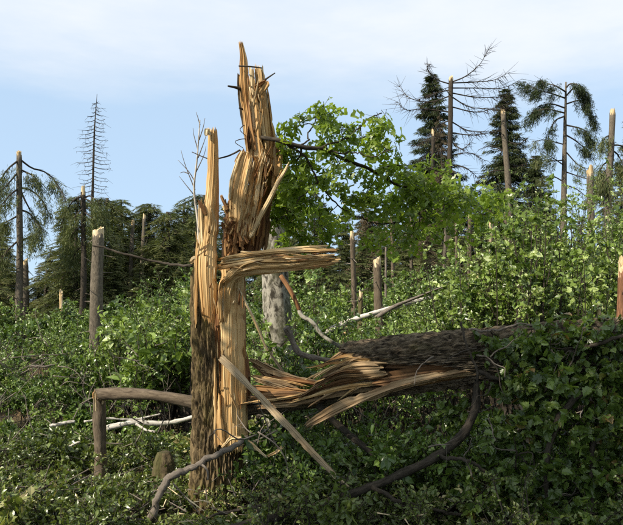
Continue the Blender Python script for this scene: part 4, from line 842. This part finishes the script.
for k, (x, yt, d, w, m_) in enumerate([(395, 205, 20, 4, 'bark_pole'), (413, 200, 22, 4, 'bark_grey'), (428, 190, 24, 3.5, 'bark_pole'), (443, 215, 19, 3.5, 'bark_grey'), (458, 200, 21, 3, 'bark_pole'), (64, 262, 26, 4, 'bark_dark'), (45, 270, 27, 3.5, 'bark_dark'), (118, 258, 27, 4, 'bark_dark'), (160, 262, 27, 4, 'bark_dark'), (385, 225, 18, 2.5, 'bark_dead')]):
    snag('slender dim trunk inside the dark wood behind the thicket' if x > 300 else 'slender dark trunk inside the spruce wood left of the oak', x, yt, 335, d, w * .7, w, seed=40 + k, mat=m_, group='dim trunks of the right wood' if x > 300 else 'dim trunks of the left wood', top=None, lean=((k * 37) % 7 - 3) * 1.2)

# ---------------------------------------------------------------- spruces
def spruce_mesh(seed, H=12.0, wid=.25, dens=1.0, cut=1.0, ragged=.3, droop=.5, low=.08):
    r = np.random.default_rng(seed); mb = MB(); cb = MB()
    n = 24; C = np.array([[.04 * math.sin(q * .5 + seed), .04 * math.cos(q * .4), -.3 + (H * cut + .3) * q / (n - 1)] for q in range(n)])
    V, FL, U = tube(C, np.linspace(.0125 * H, .0125 * H * (1.06 - cut), n), 8); mb.add(V, FL, U)
    nb = int(15 * H * dens); PA, PD, PS, PT = [], [], [], []
    for b in range(nb):
        z = H * (low + (min(cut, .985) - low) * (1 - (1 - r.random()) ** 1.15)); az = r.random() * 6.283
        L_ = ((H - z) * wid + .22) * (.65 + .5 * r.random())
        if r.random() < ragged: L_ *= .35 + .4 * r.random()
        o_ = np.array([math.cos(az), math.sin(az), 0]); lat = np.array([-o_[1], o_[0], 0]); s = np.linspace(0, 1, 7)
        up = .25 * (z / H); zz = L_ * (up * s - droop * s ** 2 + .18 * s ** 4)
        Cb = np.array([0, 0, z]) + o_ * (L_ * s)[:, None] + np.array([0, 0, 1.]) * zz[:, None] + lat * (.08 * L_ * r.normal() * s ** 2)[:, None]
        V, FL, U = tube(Cb, np.linspace(.011 * L_ + .006, .004, 7), 4, cap=False); mb.add(V, FL, U)
        m = int(30 + 95 * L_ * dens ** .3); k = r.random(m) ** .75 * 6; i0 = k.astype(int).clip(0, 5); f = (k - i0)[:, None]
        p = Cb[i0] * (1 - f) + Cb[i0 + 1] * f; side = np.where(r.random(m) < .5, -1, 1)[:, None]
        reach = (L_ * .26 * (1 - .55 * k / 6))[:, None]
        p = p + lat * side * reach * r.random((m, 1)) + np.array([0, 0, -1.]) * reach * .35 * r.random((m, 1))
        dd = norm(o_ * .55 + lat * side * .55 + np.array([0, 0, -.45]) + r.normal(size=(m, 3)) * .28)
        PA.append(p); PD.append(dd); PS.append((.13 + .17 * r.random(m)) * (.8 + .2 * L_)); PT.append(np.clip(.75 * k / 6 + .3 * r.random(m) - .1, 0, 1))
    pos, dd, sz, tn = np.concatenate(PA), np.concatenate(PD), np.concatenate(PS), np.concatenate(PT)
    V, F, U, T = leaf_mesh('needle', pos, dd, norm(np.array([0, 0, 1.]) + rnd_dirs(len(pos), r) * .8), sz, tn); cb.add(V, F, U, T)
    return mb, cb
SPR = {}
OWN = {(-12, 195): 'ragged spruce cut off by the left edge of the picture', (66, 205): 'ragged drooping spruce just left of the dark orange-topped snag', (78, 196): 'half stripped spruce directly behind the dark orange-topped snag',
       (106, 198): 'drooping spruce directly right of the thick grey snapped stem', (203, 195): 'drooping spruce showing between the tall spear and the splintered fan', (300, 172): 'ragged spruce showing through the oak bough beside the splinters',
       (425, 205): 'thin browning spruce between oak bough and tall dead snag', (605, 190): 'stripped spruce behind the short stout snag with bright top', (620, 165): 'green spruce behind the tall snag on the right edge'}
def spruce(label, px, ytop, d, kind, group=None, H=None, ratio=1.0, rot=None, mat='needle', seed=0):
    """Stands on the ground at distance d so that its tip shows at (px, ytop)."""
    p = P(px, ytop, d); g = float(gz(p[0], p[1])); h = p[2] - g
    src = SPR.get((kind, mat)); label = OWN.get((px, ytop), label)
    o = bpy.data.objects.new('spruce_tree', None); col.objects.link(o); tag(o, label, 'tree', group)
    par = KINDS[kind]; hh = 12.0 * min(1.0, par.get('cut', 1.0)); s = h / hh
    if src is None:
        mb, cb = spruce_mesh(**par)
        a = mb.build('trunk', M['bark_dark'], None); c = tag(cb.build('crown', M[mat], None, smooth=False), kind='stuff'); a.parent = o; c.parent = o; SPR[(kind, mat)] = (a, c)
    else:
        for q in src: c = q.copy(); col.objects.link(c); c.parent = o
    o.location = (p[0], p[1], g); o.scale = (s * ratio, s * ratio, s); o.rotation_euler = (0, 0, rot if rot is not None else (px * .37 + d) % 6.28)
    return o
KINDS = {'slim': dict(seed=1, wid=.24, dens=2.3, ragged=.2, droop=.35), 'dense': dict(seed=9, wid=.26, dens=2.4, ragged=.2, droop=.4), 'full': dict(seed=2, wid=.27, dens=1.6, ragged=.3, droop=.45), 'ragged': dict(seed=3, wid=.26, dens=1.0, ragged=.55, droop=.65),
         'cut': dict(seed=4, wid=.20, dens=1.0, cut=.78, ragged=.6, droop=.85), 'cut2': dict(seed=5, wid=.22, dens=.9, cut=.68, ragged=.65, droop=1.0), 'full2': dict(seed=6, wid=.25, dens=1.5, ragged=.35, droop=.5), 'thin': dict(seed=8, wid=.24, dens=.7, ragged=.5, droop=.7)}
spruce('dark spruce with browning side behind the bare sweeping branches', 432, 71, 33, 'slim', mat='needle_dark')
spruce('dense dark green spruce behind the straight bright-topped snag', 505, 86, 31, 'dense', mat='needle_dark')
spruce('small pointed spruce just left of the ragged drooping one', 535, 153, 27, 'dense', mat='needle_dark')
spruce('dark spruce cut off by the right edge of the picture', 634, 78, 25, 'ragged', mat='needle_dark')
spruce('brown dying spruce in front of the dark one', 440, 112, 29, 'thin', mat='needle_brown', ratio=.7)
# ragged drooping spruce, built bough by bough
rg, _ = trunk_thing('ragged_spruce', 'sparse ragged spruce with drooping dark tufts against the sky', 'tree', [(563, 260, 0), (564, 190, 0), (565, 130, 0), (566, 82, 0)], [.16, .12, .08, .03], 'bark_grey', 26, nsg=8, nl=24, relief=.003)
boughed(rg, 26, [[(566, 92), (556, 86), (546, 83), (540, 79)], [(565, 98), (550, 93), (536, 89), (525, 82)], [(566, 96), (576, 86), (584, 90), (587, 104)], [(566, 104), (580, 101), (590, 112), (594, 122)], [(565, 113), (545, 109), (532, 114), (527, 122)],
                 [(565, 116), (555, 121), (549, 134), (549, 144)], [(566, 135), (576, 141), (590, 153)], [(566, 125), (584, 130), (591, 142)], [(565, 108), (552, 104), (540, 106), (533, 112)], [(566, 88), (570, 84), (578, 85), (583, 92)]], .035, 61, n=120, length=.5, out=.5, down=.7, spread=.08, mat='needle_dark')
rg2 = rg
boughed(rg, 26, [[(565, 166), (550, 156), (540, 151)], [(566, 152), (580, 166), (598, 171)], [(565, 160), (548, 161), (532, 157)], [(566, 172), (584, 178), (600, 182)], [(566, 145), (545, 140), (533, 142)], [(564, 182), (552, 176), (540, 178)], [(566, 185), (578, 190), (590, 200)]], .028, 62, n=26, length=.45, twig=16)
left = [(-12, 195, 24, 'ragged'), (4, 222, 30, 'full'), (40, 262, 36, 'thin'), (66, 205, 27, 'ragged'), (78, 196, 24, 'cut'), (106, 198, 26, 'cut2'), (122, 200, 29, 'cut'), (140, 210, 31, 'cut'), (150, 204, 30, 'cut2'), (168, 212, 26, 'cut2'), (184, 205, 32, 'cut'), (203, 195, 34, 'cut2'),
        (22, 268, 38, 'cut'), (38, 282, 30, 'cut2'), (50, 250, 32, 'cut'), (2, 250, 31, 'cut2'), (92, 228, 36, 'full'), (130, 228, 38, 'full'), (165, 228, 38, 'full2'), (60, 262, 40, 'full'), (225, 205, 36, 'full'), (-25, 215, 34, 'full2'), (68, 226, 33, 'cut'), (112, 210, 35, 'cut'), (84, 240, 28, 'full2'), (126, 236, 27, 'full'), (148, 232, 34, 'full'), (178, 222, 36, 'full'), (196, 214, 29, 'cut'), (115, 250, 24, 'full'), (160, 246, 25, 'full2'), (185, 250, 24, 'full'), (12, 262, 27, 'full'), (70, 258, 25, 'ragged'), (140, 262, 23, 'ragged'), (212, 230, 30, 'full')]
for k, (x, y, d, kd) in enumerate(left):
    spruce('drooping half stripped spruce of the wood left of the oak' if kd in ('cut', 'cut2', 'ragged', 'thin') else 'dense dim green spruce deep in the wood left of the oak', x, y, d, kd, 'spruces of the left wood', mat='needle_brown' if kd == 'thin' else 'needle', ratio=1.55 if kd in ('cut', 'cut2', 'ragged') else 1.35)
right = [(255, 195, 33, 'full'), (283, 190, 31, 'full2'), (300, 172, 27, 'ragged'), (285, 165, 24, 'cut'), (322, 200, 30, 'full'), (345, 222, 32, 'full2'), (362, 195, 29, 'full'), (390, 190, 32, 'full2'), (410, 185, 30, 'full'), (370, 215, 24, 'cut2'), (445, 180, 36, 'full2'), (470, 185, 34, 'full'), (490, 195, 29, 'cut'), (520, 200, 34, 'full2'), (550, 212, 36, 'full'), (580, 215, 36, 'full2'), (605, 190, 33, 'cut'), (620, 165, 30, 'full2'), (425, 205, 22, 'thin'), (300, 215, 22, 'full'), (322, 232, 20, 'full2'), (340, 238, 19, 'ragged'), (362, 232, 21, 'full'), (384, 228, 22, 'full2'), (402, 222, 21, 'full'), (430, 215, 24, 'full'), (455, 210, 26, 'full2'), (315, 190, 28, 'full'), (275, 205, 26, 'full2'), (345, 205, 30, 'full2'), (372, 200, 33, 'full')]
for k, (x, y, d, kd) in enumerate(right):
    spruce('dense dim green spruce of the wood behind the leafy thicket' if kd in ('full', 'full2') else 'stripped drooping spruce of the wood behind the leafy thicket', x, y, d, kd, 'spruces of the right wood', mat='needle_brown' if kd in ('thin', 'cut2') else 'needle', ratio=1.1)

# ---------------------------------------------------------------- shrubs and undergrowth
def shrub(base, h, spread, nst, tps, per, size, r, tone=(0, 1), droop=.2, upw=.8, twl=.3):
    """Arching stems from one root with leafy twigs: returns stem sticks and leaves."""
    a = r.random(nst) * 6.283; rad = spread * np.sqrt(r.random(nst)); hh = h * (.55 + .5 * r.random(nst))
    tip = base + np.stack([np.cos(a) * rad, np.sin(a) * rad, hh], 1); mid = base + np.stack([np.cos(a) * rad * .35, np.sin(a) * rad * .35, hh * .62], 1)
    mid = mid + r.normal(size=mid.shape) * .06 * h
    b0 = np.repeat(base[None], nst, 0) + r.normal(size=(nst, 3)) * [.06, .06, 0]
    t = .38 + .62 * r.random((nst, tps)) ** .75; t_ = t[..., None]
    p = (b0[:, None] * (1 - t_) ** 2 + 2 * (mid[:, None]) * t_ * (1 - t_) + tip[:, None] * t_ ** 2).reshape(-1, 3)
    n = len(p); dr = norm(np.stack([np.cos(r.random(n) * 6.283), np.sin(r.random(n) * 6.283), r.random(n) * .9 - .25], 1) + np.repeat(norm(tip - base), tps, 0) * .45)
    q = p + dr * (twl * (.4 + .9 * r.random((n, 1))))
    m1 = .25 * b0 + .5 * mid + .25 * tip
    SA = np.vstack([b0, m1, p]); SB = np.vstack([m1, tip, q])
    RA = np.concatenate([np.full(nst, .008 + .004 * h), np.full(nst, .006 + .002 * h), np.full(n, .0035)]); RB = np.concatenate([np.full(nst, .006 + .002 * h), np.full(nst, .003), np.full(n, .0015)])
    return (SA, SB, RA, RB), leaves_on(p, q, per, size, r, droop, upw, tone=tone)
def thicket(name, label, cat, plants, mat, kind_leaf, seed, kind='stuff', group=None, stem='bark_dark'):
    """plants: rows x, y, height, spread, stems, twigs per stem, leaves per twig, leaf size."""
    r = np.random.default_rng(seed); S = []; LV = []
    for (x, y, h, s, ns_, tp, per, sz) in plants:
        b = np.array([x, y, float(gz(x, y)) - .03]); a0 = -.22 + .55 * r.random() ** 1.3; st_, lv = shrub(b, h, s, int(ns_), int(tp), int(per), sz * (.72 + .6 * r.random() ** 2), r, twl=.12 + .10 * min(h, 2), tone=(a0, a0 + .75)); S.append(st_); LV.append(lv)
    mb = MB(); A, B, ra, rb = (np.concatenate(q) for q in zip(*S)); V, F, U = sticks(A, B, ra, rb)
    pos, d, nr, sz, tn = (np.concatenate(q) for q in zip(*LV))
    Vl, Fl, Ul, Tl = leaf_mesh(kind_leaf, pos, d, nr, sz, tn, .12)
    if kind == 'stuff':
        mb.add(V, F, U); mb.add(Vl, Fl, Ul, Tl); nF3, nF4 = len(Fl), len(F)
        o = mb.build(name, M[mat], None, smooth=False); o.data.materials.append(M[stem])
        idx = np.concatenate([np.zeros(nF3, np.int32), np.ones(nF4, np.int32)]); o.data.polygons.foreach_set('material_index', idx)
        tag(o, label, cat, group, 'stuff'); return o
    t = thing(name, label, cat, [plants[0][0], plants[0][1], float(gz(plants[0][0], plants[0][1]))], group)
    mb.add(V, F, U); mb.build('stems', M[stem], t); tag(build('crown', Vl, [Fl], M[mat], t, Ul, Tl, smooth=False), kind='stuff'); return t
def scatter(n, seed, xr, yr, f, clump=None):
    r = np.random.default_rng(seed); out_ = []
    while len(out_) < n:
        px = xr[0] + (xr[1] - xr[0]) * r.random(); d = yr[0] + (yr[1] - yr[0]) * r.random()
        q = f(px, d, r)
        if q is None: continue
        x = (px - W0 / 2) / F0 * d
        if clump is not None and mnoise.noise((x * 1.1 + seed * 7, d * 1.1, 0)) < clump: continue
        out_.append((x, d, *q))
    return out_
# left leafy bank: height so that tops reach a chosen picture height
def top_h(px, d, ypx):
    p = P(px, ypx, d); return p[2] - float(gz((px - W0 / 2) / F0 * d, d))
def f_left(px, d, r):
    yt = np.interp(px, [-60, 30, 70, 110, 150, 190, 240], [332, 326, 322, 308, 280, 274, 288]); yt = yt + (14 - d) * 9.5 + r.random() ** 1.4 * 80
    if d < 9.4: yt = max(yt, 432 + 12 * r.random())
    h = top_h(px, d, yt)
    if h < .25: h = .2 + .2 * r.random()
    return (h, .24 + .17 * h, 4 + 1.4 * h, 9, 13, .040 + .034 * r.random())
thicket('undergrowth', 'sunlit bank of leafy green saplings and shrubs left of the oak', 'undergrowth', scatter(190, 1, (-50, 235), (8.7, 15.5), f_left, -.04), 'leaf_shrub', 'oval', 11)
def f_right(px, d, r):
    yt = np.interp(px, [290, 340, 400, 432, 478, 520, 560, 600, 660], [318, 318, 314, 282, 194, 180, 188, 184, 178]) + (13.5 - d) * np.interp(px, [400, 470], [2, 7]) + r.random() ** 1.6 * np.interp(px, [400, 470], [20, 95])
    h = top_h(px, d, yt); h = max(h, .5)
    return (h, .22 + .12 * h, 2 + 1.0 * h, 11, 14, .044 + .040 * r.random())
thicket('leafy_thicket', 'tall sunlit thicket of pale green broadleaf saplings behind the log', 'thicket', scatter(150, 2, (335, 670), (9.2, 16), f_right, -.12), 'leaf_thicket', 'oval', 12)
def f_hazel(px, d, r):
    h = max(.6, top_h(px, d, np.interp(px, [90, 150, 200], [318, 288, 284]) + 26 * r.random() ** 1.3)); return (h, .3 + .14 * h, 6, 10, 8, .085 + .03 * r.random())
thicket('hazel_shrubs', 'larger leaved bright shrubs beside the shattered trunk', 'shrubs', scatter(16, 21, (100, 200), (9.8, 12.5), f_hazel), 'leaf_thicket', 'oval', 31)
def f_maple(px, d, r):
    h = max(1.5, top_h(px, d, np.interp(px, [430, 500, 640], [208, 184, 184]) + 70 * r.random() ** 1.2)); return (h, .22 + .10 * h, 3 + .5 * h, 9, 9, .064 + .03 * r.random())
thicket('young_maples', 'young broad leaved saplings with bright lobed leaves above the log', 'saplings', scatter(26, 22, (440, 650), (8.8, 13), f_maple), 'leaf_thicket', 'maple', 32)
def f_mid(px, d, r):
    yt = (285 if px > 290 else 300) + r.random() * 65
    if px > 315: yt = max(yt, 316 + 25 * r.random())
    h = max(.4, top_h(px, d, yt)); return (h, .3 + .2 * h, 6, 12, 9, .06)
thicket('low_thicket', 'green saplings growing around the birch trunk behind the oak', 'thicket', scatter(85, 3, (240, 440), (7.6, 15), f_mid), 'leaf_shrub', 'oval', 13)
def f_back(px, d, r):
    yt = 300 + r.random() * 30; h = max(.5, top_h(px, d, yt)); return (h, .6 + .25 * h, 7, 10, 8, .13)
thicket('forest_understorey', 'dim green understorey between the spruce trunks', 'undergrowth', scatter(165, 4, (-80, 720), (15, 34), f_back), 'leaf_shrub', 'oval', 14)
def f_fill(px, d, r):
    yt = np.interp(px, [-40, 60, 120, 200, 285, 330, 400, 470], [292, 296, 288, 266, 262, 268, 262, 235]) + 60 * r.random() ** 1.3; h = max(.8, top_h(px, d, yt)); return (h, .35 + .16 * h, 5, 12, 9, .075 + .04 * r.random())
thicket('broadleaf_understorey', 'layered leafy saplings growing between the snags and the spruces', 'undergrowth', scatter(72, 41, (-40, 480), (15.4, 20), f_fill), 'leaf_shrub', 'oval', 42)
def f_front(px, d, r):
    h = .14 + .34 * r.random() ** 1.5 + (.22 * r.random() if px > 200 else 0)
    if 130 < px < 262 and d < 5.75: h = min(h, .07 + .10 * r.random())
    if px < 180 and d < 7.6: h = min(h, max(.10, (top_h(px, d, 468 + 12 * r.random()))))
    return (h, .18 + .20 * r.random(), 6, 7, 8, .030 + .036 * r.random() ** 1.5)
thicket('bramble_undergrowth', 'tangle of brambles and small leaves over the foreground floor', 'undergrowth', scatter(430, 5, (-30, 660), (4.7, 9.0), f_front), 'leaf_bramble', 'oval', 15)
def f_log(px, d, r):
    yt = 412 + 55 * r.random(); h = max(.3, top_h(px, d, yt)); return (h, .3 + .2 * h, 6, 9, 9, .055)
thicket('shaded_undergrowth', 'dark leafy undergrowth in the shade below the log', 'undergrowth', scatter(120, 6, (255, 560), (5.7, 8.4), f_log), 'leaf_shrub', 'oval', 16)
def f_birch(px, d, r):
    h = max(.5, top_h(px, d, 300 + 50 * r.random())); return (h, .25, 4, 9, 6, .07)
thicket('sapling_leaves', 'thin leafy saplings in front of the birch trunk', 'saplings', scatter(5, 61, (268, 296), (6.9, 7.25), f_birch), 'leaf_shrub', 'oval', 62)
# bare crooked twigs poking out of the brush
r = np.random.default_rng(91); mb = MB()
for k in range(190):
    lf = k % 2; px = (-20 + 215 * r.random()) if lf else (250 + 370 * r.random()); d = 7.2 + 4.5 * r.random() if lf else 5.3 + 6 * r.random(); x = (px - W0 / 2) / F0 * d; z0 = float(gz(x, d)); p = np.array([x, d, z0 + (.25 + .7 * r.random()) * (1 if d < 8.5 else 1.5)]); dr = norm(r.normal(size=3) * [1, .8, .6] + [0, 0, .2]); L_ = .25 + .6 * r.random()
    pts = [p]
    for q in range(4): dr = norm(dr + r.normal(size=3) * .3); pts.append(pts[-1] + dr * L_ / 4)
    C = spline(np.array(pts), 12); V, FL, U = tube(C, np.linspace(.0075, .002, 12), 4); mb.add(V, FL, U)
    a = C[r.integers(2, 11, 4)]; V, F, U = sticks(a, a + norm(r.normal(size=(4, 3)) + dr) * (.06 + .14 * r.random((4, 1))), .003, .001); mb.add(V, F, U)
tag(mb.build('bare_twigs', M['bark_dead'], None), 'crooked bare twigs sticking out of the brush', 'twigs', None, 'stuff')
# litter of dead twigs
r = np.random.default_rng(55); n = 900; px = -30 + 690 * r.random(n); d = 5.2 + 5.5 * r.random(n) ** 1.2; x = (px - W0 / 2) / F0 * d; z = gz(x, d) + .05 + .35 * r.random(n) ** 2
A = np.stack([x, d, z], 1); dv = norm(r.normal(size=(n, 3)) * [1, 1, .45]) * (.05 + .20 * r.random((n, 1)) ** 2); mb = MB(); V, F, U = sticks(A - dv, A + dv, .004 + .005 * r.random(n), .003); mb.add(V, F, U)
tag(mb.build('dead_twig_litter', M['bark_dead'], None), 'loose dry grey twigs littering the undergrowth', 'twigs', None, 'stuff')

# chips and slivers of torn wood strewn round the break
r = np.random.default_rng(66); n = 170; px = 150 + 330 * r.random(n); d = 5.0 + 2.6 * r.random(n); x = (px - W0 / 2) / F0 * d; A = np.stack([x, d, gz(x, d) + .06 + .30 * r.random(n)], 1)
dv = norm(r.normal(size=(n, 3)) * [1, 1, .3]) * (.02 + .09 * r.random((n, 1)) ** 2); mb = MB(); V, F, U = sticks(A - dv, A + dv, .004 + .008 * r.random(n), .002); mb.add(V, F, U)
tag(mb.build('wood_chips', M['wood_pale'], None, smooth=False), 'pale wood chips strewn through the undergrowth around the break', 'chips', None, 'stuff')
# leafy trees standing round the photographer, out of view; one shades the log, two are added to block sky light
def shade_tree(label, x, y, cz, rad, n, seed):
    r = np.random.default_rng(seed); z0 = float(gz(x, y)); t = thing('shade_tree', label, 'tree', [x, y, z0], 'leafy trees round the photographer')
    C = spline(np.array([(x, y, z0 - .2), (x + .05, y + .05, 2.4), (x, y, 5), (x + .2, y + .1, cz + rad[2] * .6)]), 24); V, FL, U = tube(C, np.linspace(.16, .05, 24), 12); build('trunk', V, FL, M['bark_grey'], t, U)
    q = rnd_dirs(n, r) * r.random((n, 1)) ** .4; c = np.array([x + .25, y + .1, cz]) + q * rad; dr = rnd_dirs(n, r); A = c - dr * .25; B = c + dr * .25
    mb = MB(); V, F, U = sticks(np.repeat(C[8:][None], 3, 0).reshape(-1, 3), c[:48], .02, .008); mb.add(V, F, U); mb.build('limbs', M['bark_grey'], t)
    pos, d, nr, sz, tn = leaves_on(A, B, 9, .14, r); V, F, U, T = leaf_mesh('oval', pos, d, nr, sz * 1.2, tn); tag(build('crown', V, [F], M['leaf_oak'], t, U, T, smooth=False), kind='stuff')
shade_tree('leafy tree beside the camera that shades the log, out of view', -5.15, .9, 6.0, [2.0, 1.65, 2.4], 520, 77)
shade_tree('added unseen leafy tree right of the camera, blocking sky light', 5.2, 1.2, 4.8, [2.2, 2.0, 3.2], 700, 78)
shade_tree('added unseen leafy tree behind the camera, blocking sky light', 2.2, -3.2, 5.0, [2.6, 2.2, 3.0], 700, 79)
